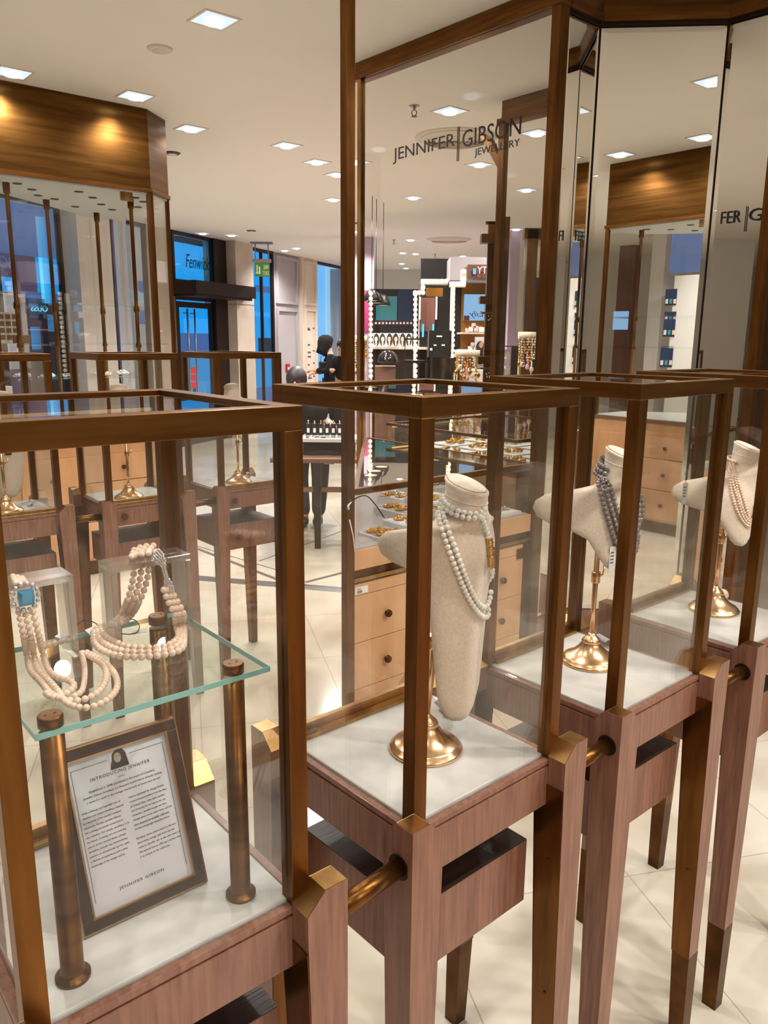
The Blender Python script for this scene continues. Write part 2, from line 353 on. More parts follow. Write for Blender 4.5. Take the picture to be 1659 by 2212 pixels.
# street outside: facades stand across the street, six metres beyond the window wall
WOUT = -WN
def sw(x, y, d=6.0):
    dd = ray(x, y); t_ = (d+WOUT.dot(Vector((WO.x, WO.y, 0))-Vector((EYEP.x, EYEP.y, 0))))/WOUT.dot(Vector((dd.x, dd.y, 0))); P_ = EYEP+dd*t_
    return (Vector((P_.x, P_.y, 0))-WO).dot(WD), P_.z
def street(name, s0, s1, m, label, rects=(), h=10):
    b2 = MB(); wbox(b2, s0, s1, 6, 8, -.12, h); o = tag(b2.build(name, m), label, 'building')
    for (x0, y0, x1, y1, mm, nm) in rects:
        (sa, za), (sb, zb) = sw(x0, y1, 5.97), sw(x1, y0, 5.97); r_ = MB(); wbox(r_, min(sa, sb), max(sa, sb), 5.95, 6.01, max(-.02, min(za, zb)), max(za, zb)); r_.build(nm, mm, o)
    return o
sb = street('street_building', 1.2, 4.95, 'street_purple', 'purple brown building across the street behind the tall left display', [
    (-40, 390, 140, 540, 'street_grey', 'sky_reflection'), (-10, 600, 30, 628, 'blue_glow', 'window_light'), (84, 560, 126, 632, 'street_blue', 'window_light'), (-30, 636, 52, 800, 'street_stone', 'shop_window'),  # top sheet paints in the bluish reflection of sky and ceiling
    (54, 650, 160, 900, 'street_dark', 'shop_front'), (48, 636, 150, 650, 'street_grey', 'cornice'), (90, 470, 93, 660, 'neon_blue', 'drain_pipe'), (97, 470, 99, 660, 'street_blue', 'drain_pipe'), (103, 680, 120, 716, 'blue_glow', 'poster'), (68, 706, 84, 755, 'street_blue', 'doorway'), (130, 700, 160, 712, 'street_stone', 'light_sign')])
street('street_building', 5.0, 7.9, 'street_stone', 'pale stone building across the street beside the white column', [
    (300, 610, 330, 632, 'street_grey', 'window_light'), (300, 670, 345, 700, 'street_grey', 'window_light'), (255, 632, 335, 650, 'sign_white', 'light_sign')])
street('street_building', 8.0, 11.2, 'street_blue', 'blue glowing stone facade seen through the street door', [
    (400, 690, 462, 720, 'blue_glow', 'pale_window'), (372, 720, 452, 760, 'street_grey', 'parked_van'), (372, 500, 460, 520, 'street_dark', 'dark_awning')])
street('street_building', 11.3, 15.2, 'street_blue', 'blue facade with ledges seen through the narrow window', [
    (552, 620, 584, 630, 'street_grey', 'ledge'), (560, 730, 592, 760, 'street_dark', 'dark_window'), (540, 676, 592, 682, 'blue_glow', 'ledge')])
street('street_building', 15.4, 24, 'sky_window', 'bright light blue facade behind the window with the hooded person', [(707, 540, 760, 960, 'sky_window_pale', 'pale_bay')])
def neon(body, x0, y0, x1, y1, m, label, lab2):
    (sa, za), (sb2_, zb) = sw(x0, y1, 5.9), sw(x1, y0, 5.9); sg = MB(); wbox(sg, min(sa, sb2_)-.05, max(sa, sb2_)+.05, 5.86, 5.949, za-.05, zb+.05); so = tag(sg.build('shop_sign', lab2), label, 'sign')
    text(body, m, so, WM @ Matrix(((-1, 0, 0, max(sa, sb2_)), (0, 0, -1, 5.85), (0, 1, 0, za), (0, 0, 0, 1))), abs(sb2_-sa), zb-za, ext=.01)
neon('OUSS', 63, 661, 98, 672, 'neon_blue', 'small dark shop sign with glowing blue letters across the street', 'street_dark'); neon('BO', -6, 555, 24, 578, 'street_grey', 'faded purple sign board with large pale letters across the street', 'street_purple')
b_ = MB(); wbox(b_, -18, 26, .35, 5.9, -.12, -.03); tag(b_.build('pavement', 'street_grey'), 'grey street pavement outside the windows', 'pavement', kind='stuff')
tf = thing('traffic_light', 'red glowing street light beyond the street door', 'light', WO, wall_ang); b_ = MB(); b_.box(3.46, 3.49, 2.03, 2.07, -.02, .6); b_.build('post', 'black', tf)
for k in range(3): b_ = MB(); b_.box(3.42, 3.53, 2.0, 2.1, .6+.14*k, .71+.14*k); b_.build('red_lamp', 'red_glow', tf)

# hanging exit sign in front of the window wall
P = atz(565, 523, 3); ex = thing('exit_sign', 'green hanging fire exit sign with arrow on two ceiling rods', 'sign', (P.x, P.y, 0), R(0))
b_ = MB(); b_.box(-.17, .17, -.05, .05, 2.975, 3.0); b_.build('ceiling_plate', 'grey_metal', ex)
for x in (-.1, .1): b_ = MB(); b_.tube([(x, 0, 2.98), (x, 0, 2.73)], .008); b_.build('rod', 'grey_metal', ex)
b_ = MB(); b_.box(-.14, .14, -.03, .03, 2.70, 2.75); b_.build('housing', 'wall_grey', ex)
b_ = MB(); b_.box(-.115, .115, -.006, .006, 2.49, 2.70); pl = b_.build('sign_plate', 'sign_green', ex)
text('FIRE\nEXIT', 'sign_white', pl, Matrix(((-1, 0, 0, .10), (0, 0, -1, -.0075), (0, 1, 0, 2.51), (0, 0, 0, 1))), .09, .15, ext=.001)
b_ = MB(); b_.box(-.085, -.07, -.009, -.006, 2.54, 2.66); b_.prism([(-.1, -.009), (-.055, -.009), (-.0775, -.007)], 2.535, 2.545); b_.box(-.05, -.03, -.009, -.006, 2.53, 2.64); b_.build('arrow', 'sign_white', pl)
b_ = MB(); wbox(b_, 3.28, 3.40, -.05, -.02, .96, 1.10); fb = tag(b_.build('fire_call_point', 'red_box'), 'small red fire alarm call point on the grey panelled wall', 'alarm')
b_ = MB(); wbox(b_, 3.305, 3.375, -.055, -.05, 1.0, 1.04); b_.build('glass_plate', 'paper', fb)

# ------------------------------------------------------------------ ceiling fittings
def downlight(x, y, rz, label, watts, size=.16, spot=True):
    t = thing('ceiling_light', label, 'ceiling light', (x, y, CEIL), rz, 'square recessed ceiling lights')
    h = size/2
    f = MB(); f.box(-h-.012, h+.012, -h-.012, -h, -.004, .0); f.box(-h-.012, h+.012, h, h+.012, -.004, 0); f.box(-h-.012, -h, -h, h, -.004, 0); f.box(h, h+.012, -h, h, -.004, 0)
    f.build('trim_frame', 'vent_white', t)
    f = MB(); f.box(-h, h, -h, h, -.003, -.0015); f.build('reflector', 'lamp_ring', t)
    f = MB(); f.lathe([(.001, -.020), (.045, -.018), (.05, -.004), (.05, -.003)], n=20); f.build('lamp', 'lamp_glow', t)
    if watts:
        ld = bpy.data.lights.new('ceiling_lamp', 'SPOT'); ld.energy = watts; ld.spot_size = R(150); ld.spot_blend = .6; ld.shadow_soft_size = .05; ld.color = (1, .965, .925)
        lo = bpy.data.objects.new('ceiling_lamp', ld); COL.objects.link(lo); lo.location = (x, y, CEIL-.06)
    return t
WATT = 62
desc = {0: 'square recessed ceiling light nearest the camera, top left of the photo', 1: 'square ceiling light at the left edge above the bronze fascia', 2: 'square ceiling light just right of and above the bronze fascia',
        3: 'square ceiling light right of the end of the bronze fascia', 4: 'square ceiling light midway between fascia and tall brass pole', 5: 'square ceiling light close left of the tall brass pole',
        6: 'bright square ceiling light above the lettering behind the glass panel', 7: 'square ceiling light directly under the lettering behind the glass', 8: 'small square ceiling light low under the lettering, left side',
        9: 'square ceiling light seen between the two rear brass posts', 10: 'square ceiling light cut off by the right post of the lettered panel',
        11: 'square ceiling light left of the reflected bronze fascia in the mirror', 12: 'square ceiling light above the reflected bronze fascia in the mirror'}
for i, (u, v) in enumerate(LAMPS_UV):
    p = XY(u, v); downlight(p.x, p.y, TH, desc.get(i, 'unseen square ceiling light, added to brighten the cases and the aisle'), WATT*(1.7 if v < -2 else (.45 if u < .7 and v < 3 else (1.35 if v < .2 else (.9 if v < 2 else 1.15)))))
ldesc = ['round spot beside the exit sign over the street door', 'pale ceiling light over the lettered transom window', 'pair of small spots right of the exit sign, right one', 'pair of small spots right of the exit sign, left one',
         'square ceiling light cut by the left side of the tall pole', 'ceiling light in the lilac strip right of the pole', 'small ceiling light just left of the tall pole', 'ceiling light at the upper lilac strip beside the pole',
         'far ceiling light left of the rear air diffuser', 'far ceiling light behind the lettered panel above the make-up shop', 'far ceiling light above the shop bulbs', 'far ceiling light above the reversed shop sign',
         'far ceiling light between rear posts at the lilac wall', 'tiny far ceiling light over the pendant lamps', 'tiny far ceiling light over the bulb arch']
for i, (x, y) in enumerate(LAMPS_PX):
    p = atz(x, y, CEIL); downlight(p.x, p.y, TH if i > 3 else wall_ang, ldesc[i], (0 if i < 2 else 150) if i in (0, 1, 2, 4, 6, 8, 9, 5, 13) else 0, .16)
for x, y, m_, lb in ((345, 105, 'vent_white', 'flat round white detector disc on the ceiling above the fascia'), (372, 330, 'vent_dark', 'dark rimmed round ceiling disc right of the fascia'), (543, 498, 'vent_dark', 'small dark rimmed disc above the exit sign'), (770, 482, 'vent_dark', 'dark rimmed disc in the strip right of the pole'), (1600, 268, 'vent_white', 'round white detector disc above the right mirrors')):
    p = atz(x, y, CEIL); b_ = MB(); b_.lathe([(.05, -.012), (.062, -.006), (.065, 0)], c=(p.x, p.y, CEIL), n=24); o = b_.build('ceiling_disc', m_); tag(o, lb, 'ceiling disc', 'round discs on the ceiling')
    b_ = MB(); b_.lathe([(.001, -.016), (.035, -.014), (.036, -.012)], c=(p.x, p.y, CEIL), n=24); b_.build('cover', 'vent_white', o)
def diffuser(x, y, rad, label):
    p = atz(x, y, CEIL); t = thing('air_diffuser', label, 'air vent', (p.x, p.y, CEIL), 0, 'round air diffusers')
    b_ = MB(); b_.lathe([(rad*.97, -.012), (rad*1.1, -.002), (rad*1.1, 0), (rad*.97, 0)], n=48); b_.build('rim', 'vent_white', t)
    for k in range(7):
        r0 = rad*(.95-.12*k); b_ = MB()
        b_.loft([[(rr*math.cos(2*math.pi*i/48), rr*math.sin(2*math.pi*i/48), zz) for i in range(48)] for rr, zz in ((r0, -.014+.001*k), (r0-.028, -.03), (r0-.03, -.027), (r0-.004, -.010))], cap=False)
        b_.build('louvre', 'vent_white', t)
    b_ = MB(); b_.lathe([(rad*.95, -.004), (rad*.95, -.002)], n=48); b_.build('backing', 'vent_dark', t)
diffuser(985, 297, .27, 'large round louvred air diffuser behind the lettering'); diffuser(970, 517, .30, 'smaller looking round air diffuser far behind the glass')
for x, y, lb in ((895, 228, 'brass sprinkler head hanging left of the bright ceiling light'), (851, 518, 'tiny far sprinkler head left of the far diffuser'), (940, 549, 'tiny far sprinkler head right of the far diffuser')):
    p = atz(x, y, CEIL); t = thing('sprinkler', lb, 'sprinkler', (p.x, p.y, CEIL)); b_ = MB(); b_.lathe([(.03, -.004), (.034, 0)], n=16); b_.lathe([(.008, -.03), (.01, 0)], n=10); b_.build('escutcheon', 'grey_metal', t)
    b_ = MB(); b_.tube([(-.012, 0, -.028), (-.016, 0, -.045), (-.005, 0, -.06)], .003, 6); b_.tube([(.012, 0, -.028), (.016, 0, -.045), (.005, 0, -.06)], .003, 6); b_.lathe([(.018, -.064), (.018, -.061)], n=12); b_.build('frame_arms', 'brass_dark', t)
p = atz(834, 595, 2.94); t = thing('dome_camera', 'black dome camera on the ceiling behind the glass panel', 'camera', (p.x, p.y, CEIL)); b_ = MB(); b_.lathe([(.11, -.03), (.12, 0)], n=20); b_.build('housing', 'black', t); b_ = MB(); b_.ball((0, 0, -.03), .09); b_.build('dome', 'black_gloss', t)

# ------------------------------------------------------------------ jewellery display cases
CW_, CD_, CE_, CS_, CC_, ZL, C2, ZT, ZB = .334, .3348, .0345, .0594, .0259, .9374, .0252, 1.5174, .908
def make_leg(root, ox, oy, dx, dy):
    def sq(z, s, inset=0): 
        return [(ox, oy, z), (ox+dx*(s-inset), oy, z), (ox+dx*(s-inset), oy+dy*(s-inset), z), (ox, oy+dy*(s-inset), z)]
    def sz(z): return .034+(CS_-.034)*min(1, z/.88)
    def five(z, a, k): return [(ox, oy, z), (ox+dx*a, oy, z), (ox+dx*a, oy+dy*(a-k), z), (ox+dx*(a-k), oy+dy*a, z), (ox, oy+dy*a, z)]
    b_ = MB(); b_.loft([five(.22, sz(.22), .0015), five(.5, sz(.5), .0015), five(.83, sz(.83), .0015), five(.89, CS_, CC_), five(ZL-C2, CS_, CC_), five(ZL, CS_-CC_, .0003)], smooth=False); leg = b_.build('leg', 'wood', root)
    b_ = MB(); b_.loft([[(p[0]-.0004*dx, p[1]-.0004*dy, p[2]) for p in sq(0, .034)], [(p[0]-.0004*dx, p[1]-.0004*dy, p[2]) for p in sq(.226, sz(.226)+.0008)]], smooth=False); b_.build('brass_foot', 'brass_dark', leg)
    # brass on the inner faces
    t = .0016; b_ = MB()
    for k in (0, 1):
        q = []
        for z in (.226, .86):
            s = sz(z)
            if k == 0: q.append([(ox+dx*s, oy+dy*.001, z), (ox+dx*(s+t), oy+dy*.001, z), (ox+dx*(s+t), oy+dy*(s+t), z), (ox+dx*s, oy+dy*(s+t), z)])
            else: q.append([(ox+dx*.001, oy+dy*s, z), (ox+dx*.001, oy+dy*(s+t), z), (ox+dx*(s+t), oy+dy*(s+t), z), (ox+dx*(s+t), oy+dy*s, z)])
        b_.loft(q, smooth=False)
    ln = b_.build('brass_lining', 'brass', leg)
    for z in (.45, .72):
        b_ = MB(); s = sz(z)
        b_.tube([(ox+dx*(s), oy+dy*s*.45, z), (ox+dx*(s+.0035), oy+dy*s*.45, z)], .0028, 8); b_.build('screw', 'brass_dark', leg)
    # brass cap: flat top and the two inner chamfers
    s = CS_; i = CC_; t = .0009; g = .0010
    b_ = MB(); b_.loft([[(ox+dx*g, oy+dy*g, ZL), (ox+dx*(s-i), oy+dy*g, ZL), (ox+dx*(s-i), oy+dy*(s-i), ZL), (ox+dx*g, oy+dy*(s-i), ZL)],
                        [(ox+dx*g, oy+dy*g, ZL+t), (ox+dx*(s-i), oy+dy*g, ZL+t), (ox+dx*(s-i), oy+dy*(s-i), ZL+t), (ox+dx*g, oy+dy*(s-i), ZL+t)]], smooth=False)
    b_.loft([[(ox+dx*(s-i), oy+dy*g, ZL), (ox+dx*(s-i), oy+dy*(s-i), ZL), (ox+dx*s, oy+dy*(s-i), ZL-C2), (ox+dx*s, oy+dy*g, ZL-C2)],
             [(ox+dx*(s-i+t), oy+dy*g, ZL+t*.6), (ox+dx*(s-i+t), oy+dy*(s-i+t), ZL+t*.6), (ox+dx*(s+t), oy+dy*(s-i+t), ZL-C2), (ox+dx*(s+t), oy+dy*g, ZL-C2)]], smooth=False)
    b_.loft([[(ox+dx*g, oy+dy*(s-i), ZL), (ox+dx*(s-i), oy+dy*(s-i), ZL), (ox+dx*(s-i), oy+dy*s, ZL-C2), (ox+dx*g, oy+dy*s, ZL-C2)],
             [(ox+dx*g, oy+dy*(s-i+t), ZL+t*.6), (ox+dx*(s-i+t), oy+dy*(s-i+t), ZL+t*.6), (ox+dx*(s-i+t), oy+dy*(s+t), ZL-C2), (ox+dx*g, oy+dy*(s+t), ZL-C2)]], smooth=False)
    b_.build('brass_cap', 'brass_light', leg)
    return leg
def make_case(label, staff_front, group):
    W, D, r_ = CW_, CD_, .024
    t = thing('display_case', label, 'display case', group=group)
    for (ox, oy, dx, dy) in ((-CE_, -CE_, 1, 1), (W+CE_, -CE_, -1, 1), (W+CE_, D+CE_, -1, -1), (-CE_, D+CE_, 1, -1)): make_leg(t, ox, oy, dx, dy)
    b_ = MB(); b_.box(0.0, W, 0.0, D, .822, .893); b_.box(.003, W-.003, .003, D-.003, .893, .897); b_.build('apron', 'wood', t, .001)
    b_ = MB()
    for q in ((0, W, 0, .012), (0, W, D-.012, D), (0, .012, .012, D-.012), (W-.012, W, .012, D-.012)): b_.box(q[0], q[1], q[2], q[3], .897, .9065)
    b_.build('base_lip', 'wood', t, .0012)
    b_ = MB(); b_.box(.014, W-.014, .014, D-.014, .897, ZB+.002); b_.build('padded_base', 'marble', t, .003)
    i = .03; b_ = MB(); b_.box(i, W-i, i, D-i, .622, .742); b_.build('drawer_box', 'wood', t, .001)
    b_ = MB(); b_.box(i+.0005, W-i-.0005, i+.0005, D-i-.0005, .742, .7432); b_.build('drawer_box_top', 'wood_top', t)
    ys = -1 if staff_front else 1; yf = 0 if staff_front else D
    for x, z, yy in ((.062, .862, yf), (.10, .68, yf-ys*i)):
        k = MB(); k.tube([(x, yy, z), (x, yy+ys*.012, z)], [.006, .004], 10); k.tube([(x, yy+ys*.012, z), (x, yy+ys*.020, z)], [.0135, .0135], 20)
        k.build('ring_knob', 'brass', t)
    # brass frame
    b_ = MB()
    for q in ((0, W, 0, r_), (0, W, D-r_, D), (0, r_, r_, D-r_), (W-r_, W, r_, D-r_)): b_.box(q[0], q[1], q[2], q[3], ZT-.0265, ZT)
    b_.build('top_frame', 'brass_h', t, .0007)
    for x in (0, W-r_):
        for y in (0, D-r_): b_ = MB(); b_.box(x, x+r_, y, y+r_, .906, ZT-.0265); b_.build('corner_post', 'brass', t, .0007)
    y0, y1 = (.0, .03) if staff_front else (D-.03, D)
    b_ = MB(); b_.box(r_, W-r_, y0, y1, .906, .917)
    if staff_front: b_.box(r_, W-r_, 0, .012, .917, .931)
    else: b_.box(r_, W-r_, D-.012, D, .917, .931)
    b_.build('bottom_rail', 'brass_light', t, .001)
    lx = .03; b_ = MB(); b_.box(lx, lx+.035, y0+.006, y1-.004, .917, .920); b_.build('lock_plate', 'grey_metal', t)
    # panes
    g = .0045; o = .009
    for q in ((r_, W-r_, o, o+g), (r_, W-r_, D-o-g, D-o), (o, o+g, r_, D-r_), (W-o-g, W-o, r_, D-r_)):
        b_ = MB(); b_.box(q[0], q[1], q[2], q[3], .907, ZT-.0265); b_.build('glass_pane', 'glass', t)
    b_ = MB(); b_.box(r_, W-r_, r_, D-r_, ZT-.009, ZT-.004); b_.build('glass_top', 'glass', t)
    # lighting strip under the staff side of the top frame
    ya = .026 if staff_front else D-.034
    b_ = MB(); b_.box(.04, W-.04, ya, ya+.008, ZT-.0262, ZT-.0225); b_.build('light_strip', 'strip_glow', t)
    return t
POSE = {'A': (-.3454, .6434, 39.85), 'B': (.0460, .9917, 41.58), 'C': (.4274, 1.3329, 41.28), 'D': (.8180, 1.6627, 40.91),
        'P': (-1.5157, 2.8110, 39.42), 'Q': (-1.1177, 3.1264, 39.64), 'R': (-.7311, 3.4686, 40.37)}
def put(o, c): x, y, a = POSE[c]; o.location = (x, y, 0); o.rotation_euler = (0, 0, R(a)); return o
def CWP(c, l): x, y, a = POSE[c]; a = R(a); return Vector((x+l[0]*math.cos(a)-l[1]*math.sin(a), y+l[0]*math.sin(a)+l[1]*math.cos(a), l[2]))
front = put(make_case('display case nearest the camera holding the framed notice and glass shelf', False, 'glass topped display cases'), 'A')
for c, lb in (('B', 'display case holding the long bust with double white pearls'), ('C', 'display case holding the bust with grey pearls'), ('D', 'display case at the right edge of the photo with pale pink pearls')):
    dup(front, (POSE[c][0], POSE[c][1], 0), R(POSE[c][2]), lb)
rear = put(make_case('rear display case below the red call point, rightmost of the rear row', True, 'glass topped display cases'), 'R')
for c, lb in (('Q', 'rear display case in the middle of the rear row'), ('P', 'rear display case at the left edge of the photo')):
    dup(rear, (POSE[c][0], POSE[c][1], 0), R(POSE[c][2]), lb)
# brass rods joining the legs
def rod(a, b, label, yl=-.008, z=.874):
    P = CWP(a, (CW_+CE_-.004, yl, z)); Q = CWP(b, (-CE_+.006, yl, z)); t = thing('connecting_rod', label, 'rod', P, 0, 'brass rods between the cases')
    m_ = MB(); m_.tube([(0, 0, 0), Q-P], .0133, 20); m_.build('bar', 'brass', t)
    d_ = (Q-P).normalized(); m_ = MB(); m_.tube([Q-P-d_*.0075, Q-P-d_*.0062], .019, 20); m_.build('socket', 'dark_bronze', t)
rod('A', 'B', 'brass rod between the nearest case and the long bust case'); rod('B', 'C', 'brass rod between the long bust case and the grey pearl case'); rod('C', 'D', 'brass rod nearest the right edge of the photo')
rod('P', 'Q', 'brass rod at the left of the rear row'); rod('Q', 'R', 'brass rod left of the rightmost rear case')

# ------------------------------------------------------------------ velvet busts on brass stands
def case_of(c, x, y, z): return CWP(c, (x, y, z))
def make_stand(c, bx, by, top, label, lean=(0, 0)):
    p = CWP(c, (bx, by, ZB+.002)); t = thing('bust_stand', label, 'stand', p, R(POSE[c][2]), 'brass bust stands')
    b_ = MB(); b_.lathe([(.062, 0), (.063, .003), (.061, .007), (.057, .009), (.056, .012), (.052, .014), (.046, .017), (.036, .024), (.026, .035), (.021, .043), (.0195, .047), (.0205, .048), (.018, .052), (.012, .058), (.008, .062), (.0065, .066)], n=48); b_.build('base', 'brass_gold', t)
    b_ = MB(); b_.tube([(0, 0, .06), (lean[0]*.4, lean[1]*.4, .4*(top-ZB)), (lean[0], lean[1], top-ZB)], .0055, 14); b_.build('pole', 'brass_gold', t)
    zc = .19; b_ = MB(); b_.lathe([(.0085, zc-.012), (.0095, zc-.01), (.0095, zc+.01), (.0085, zc+.012)], c=(lean[0]*.3, lean[1]*.3, 0), n=16); b_.tube([(.008, -.002, zc), (.018, -.004, zc+.004), (.02, -.004, zc+.022)], .0028, 8); b_.build('clamp', 'brass_gold', t)
    return t
LONG = [(.956, .006, .006), (.960, .020, .010), (.975, .034, .013), (1.01, .049, .015), (1.10, .060, .017), (1.18, .068, .021), (1.215, .074, .026), (1.228, .086, .031), (1.237, .098, .034), (1.248, .105, .036), (1.262, .108, .036), (1.274, .107, .034), (1.286, .101, .031), (1.296, .084, .029), (1.303, .062, .033), (1.311, .042, .037)]
SHORT = [(1.097, .006, .006), (1.101, .022, .010), (1.113, .040, .014), (1.136, .062, .018), (1.166, .076, .023), (1.180, .090, .030), (1.190, .108, .034), (1.202, .120, .036), (1.218, .124, .036), (1.234, .122, .034), (1.248, .113, .031), (1.260, .092, .029), (1.270, .066, .033), (1.2815, .042, .037)]
def make_bust(c, cx, cy, prof, label, dz=0.0, lean=0.0, lx=0.0, face=-1, tilt=(-.12, .34)):
    # face -1: turned to the aisle in front, +1: turned away.   Local frame of the case, origin at the bust axis
    p = CWP(c, (cx, cy, 0)); t = thing('necklace_bust', label, 'bust', p, R(POSE[c][2]), 'velvet necklace busts'); n = 56; rings = []
    for z, w_, th in prof:
        k = 6.2*max(0, min(1, (w_-.05)/.05)) if z > 1.13 else 2.0
        r = []
        for i in range(n):
            a = 2*math.pi*i/n; e_ = .9 if w_ < .09 or z < 1.15 else .55; x = w_*math.copysign(abs(math.cos(a))**e_, math.cos(a)); y = th*math.copysign(abs(math.sin(a))**(.8 if e_ < .8 else 1), math.sin(a))
            bend = k*x*x if abs(x) < .06 else k*(.0036+.12*(abs(x)-.06)+3.2*(abs(x)-.06)**2*.6)
            r.append((x+lx*(z-1.2), -face*(y+bend)-face*lean*(z-1.2), z+dz))
        rings.append(r)
    zt = prof[-1][0]
    for dzz, w_, th, sl in ((.006, .0385, .0365, .2), (.014, .0362, .0345, .4), (.03, .0348, .0335, .7), (.045, .0350, .0338, 1.0), (.0475, .0362, .035, 1.0), (.0505, .0362, .035, 1.0), (.0525, .0335, .0322, 1.0)):
        rings.append([(w_*math.cos(2*math.pi*i/n)+lx*(zt-1.2+dzz*.6), -face*(th*math.sin(2*math.pi*i/n))-face*lean*(zt-1.2), zt+dz+dzz+sl*(tilt[0]*w_*math.cos(2*math.pi*i/n)+tilt[1]*(th*math.sin(2*math.pi*i/n)))) for i in range(n)])
    b_ = MB(); b_.loft(rings); body = b_.build('bust_form', 'velvet', t)
    top = rings[-1]; b_ = MB(); b_.loft([top, [(q[0]*.9, q[1]*.9, q[2]+.002) for q in top]]); b_.build('neck_cap', 'velvet', t)
    b_ = MB(); b_.tube([rings[-5][i] for i in range(0, n, 2)]+[rings[-5][0]], .0012, 6); b_.build('seam', 'velvet', t)
    # piping seam down the middle of the back and bracket to the stand
    b_ = MB(); b_.box(-.012, .012, -face*.02-.004, -face*.02+.004, 1.13+dz, 1.2+dz); b_.build('bracket', 'brass_dark', t)
    return t, body
BUST = {}
def bvh_of(body, root):
    M = Matrix.Translation(root.location) @ Matrix.Rotation(root.rotation_euler.z, 4, 'Z')
    vs = [M @ v.co for v in body.data.vertices]; fs = [tuple(f.vertices) for f in body.data.polygons]
    return BVHTree.FromPolygons(vs, fs)
def resample(pts, step):
    out = [pts[0]]; acc = 0
    for a, c in zip(pts, pts[1:]):
        L = (c-a).length; d = step-acc
        while d <= L: out.append(a+(c-a)*(d/L)); d += step
        acc = L-(d-step)
    return out
def smooth(pts, n=4):
    out = []; P = [pts[0]]+list(pts)+[pts[-1]]
    for i in range(1, len(P)-2):
        for j in range(n):
            t = j/n; a, b, c, d = P[i-1], P[i], P[i+1], P[i+2]
            out.append(.5*((2*b)+(c-a)*t+(2*a-5*b+4*c-d)*t*t+(3*b-a-3*c+d)*t**3))
    out.append(P[-2]); return out
def strand(par, pts, r, m, name='pearl_strand', step=None, jitter=0.0, sq=(1, 1, 1)):
    b_ = MB(); o = Vector(par.location)
    inv = Matrix.Rotation(-par.rotation_euler.z, 4, 'Z')
    for q in resample(smooth(pts, 6), step or 2.02*r):
        rr = r*(1+random.uniform(-jitter, jitter)); b_.ball(inv @ (q-o), rr, 12, 8, sq)
    return b_.build(name, m, par)
def on_bust(bv, px, py, r):
    d = ray(px, py).normalized(); hit, nr, idx, dist = bv.ray_cast(EYEP, d)
    if hit is None:
        # beside the form: nearest point to the ray
        best = None
        for k in range(40, 260):
            q = EYEP+d*(k*.01); l, nn_, i_, ds = bv.find_nearest(q)
            if l and (best is None or ds < best[0]): best = (ds, l, nn_)
        hit, nr = best[1], best[2]
    if nr.dot(d) > 0: nr = -nr
    return hit+nr*r
def px_strand(par, bv, pxs, r, m, **k):
    P = smooth([on_bust(bv, x, y, r) for x, y in pxs], 3)
    for it_ in range(6): P = [P[0]]+[(P[i-1]+P[i]*2+P[i+1])/4 for i in range(1, len(P)-1)]+[P[-1]]
    Q_ = []
    for q in P:
        l, nn_, i_, ds = bv.find_nearest(q)
        if nn_.dot(q-l) < 0 or ds < r: 
            if nn_.dot(l-EYEP) > 0: nn_ = -nn_
            q = l+nn_*r
        Q_.append(q)
    for it_ in range(2): Q_ = [Q_[0]]+[(Q_[i-1]+Q_[i]*2+Q_[i+1])/4 for i in range(1, len(Q_)-1)]+[Q_[-1]]
    return strand(par, Q_, r, m, **k)
def ring_pts(c, cx, cy, z, rx, ry, a0, a1, n=16, sl=0.0):
    return [CWP(c, (cx+rx*math.cos(a0+(a1-a0)*i/n), cy+ry*math.sin(a0+(a1-a0)*i/n), z+sl*math.sin(a0+(a1-a0)*i/n))) for i in range(n+1)]

make_stand('B', .174, .153, 1.30, 'brass stand in the case of the long velvet bust', (.03, 0))
make_stand('C', .192, .187, 1.22, 'brass stand of the bust with grey pearls', (0, 0))
make_stand('D', .208, .186, 1.22, 'brass stand of the bust at the right edge')
tB, bB = make_bust('B', .228, .128, LONG, 'long tapering cream velvet bust with double white pearl necklace')
tC, bC = make_bust('C', .207, .152, SHORT, 'cream velvet bust carrying grey pearls in the third case', dz=.029, lean=.2, lx=.21)
tD, bD = make_bust('D', .231, .152, SHORT, 'cream velvet bust at the right edge with pale pink pearls', dz=-.002, lean=.2, lx=.32)
vB, vC, vD = bvh_of(bB, tB), bvh_of(bC, tC), bvh_of(bD, tD)
# white pearls on the long bust
n1 = thing('pearl_necklace', 'long double white pearl necklace with gold clasp on the long bust', 'necklace', CWP('B', (.21, .12, 1.25)), 0, 'pearl necklaces on busts')
r = .0047
px_strand(n1, vB, [(940, 1086), (948, 1120), (957, 1150), (966, 1180), (976, 1210), (987, 1238), (998, 1268), (1010, 1295), (1024, 1320), (1040, 1336), (1049, 1331), (1053, 1314), (1056, 1290), (1058, 1262), (1058, 1240), (1057, 1226)], r, 'pearl_white')
px_strand(n1, vB, [(949, 1080), (960, 1112), (968, 1142), (977, 1172), (988, 1202), (998, 1230), (1008, 1258), (1018, 1284), (1030, 1306), (1042, 1313), (1048, 1306), (1053, 1292), (1056, 1276)], r, 'pearl_white')
px_strand(n1, vB, [(946, 1064), (960, 1074), (972, 1090), (988, 1103), (1006, 1110), (1024, 1112), (1038, 1106), (1046, 1094)], r, 'pearl_white')
px_strand(n1, vB, [(944, 1076), (955, 1087), (968, 1100), (984, 1113), (1002, 1120), (1020, 1123), (1036, 1117), (1046, 1104)], r, 'pearl_white')
px_strand(n1, vB, [(1038, 1120), (1043, 1136), (1048, 1150), (1051, 1160)], r, 'pearl_white')
strand(n1, ring_pts('B', .228, .128, 1.318, .0425, .0410, R(10), R(170), sl=.004), r, 'pearl_white'); strand(n1, ring_pts('B', .228, .128, 1.309, .046, .045, R(10), R(170), sl=.004), r, 'pearl_white')
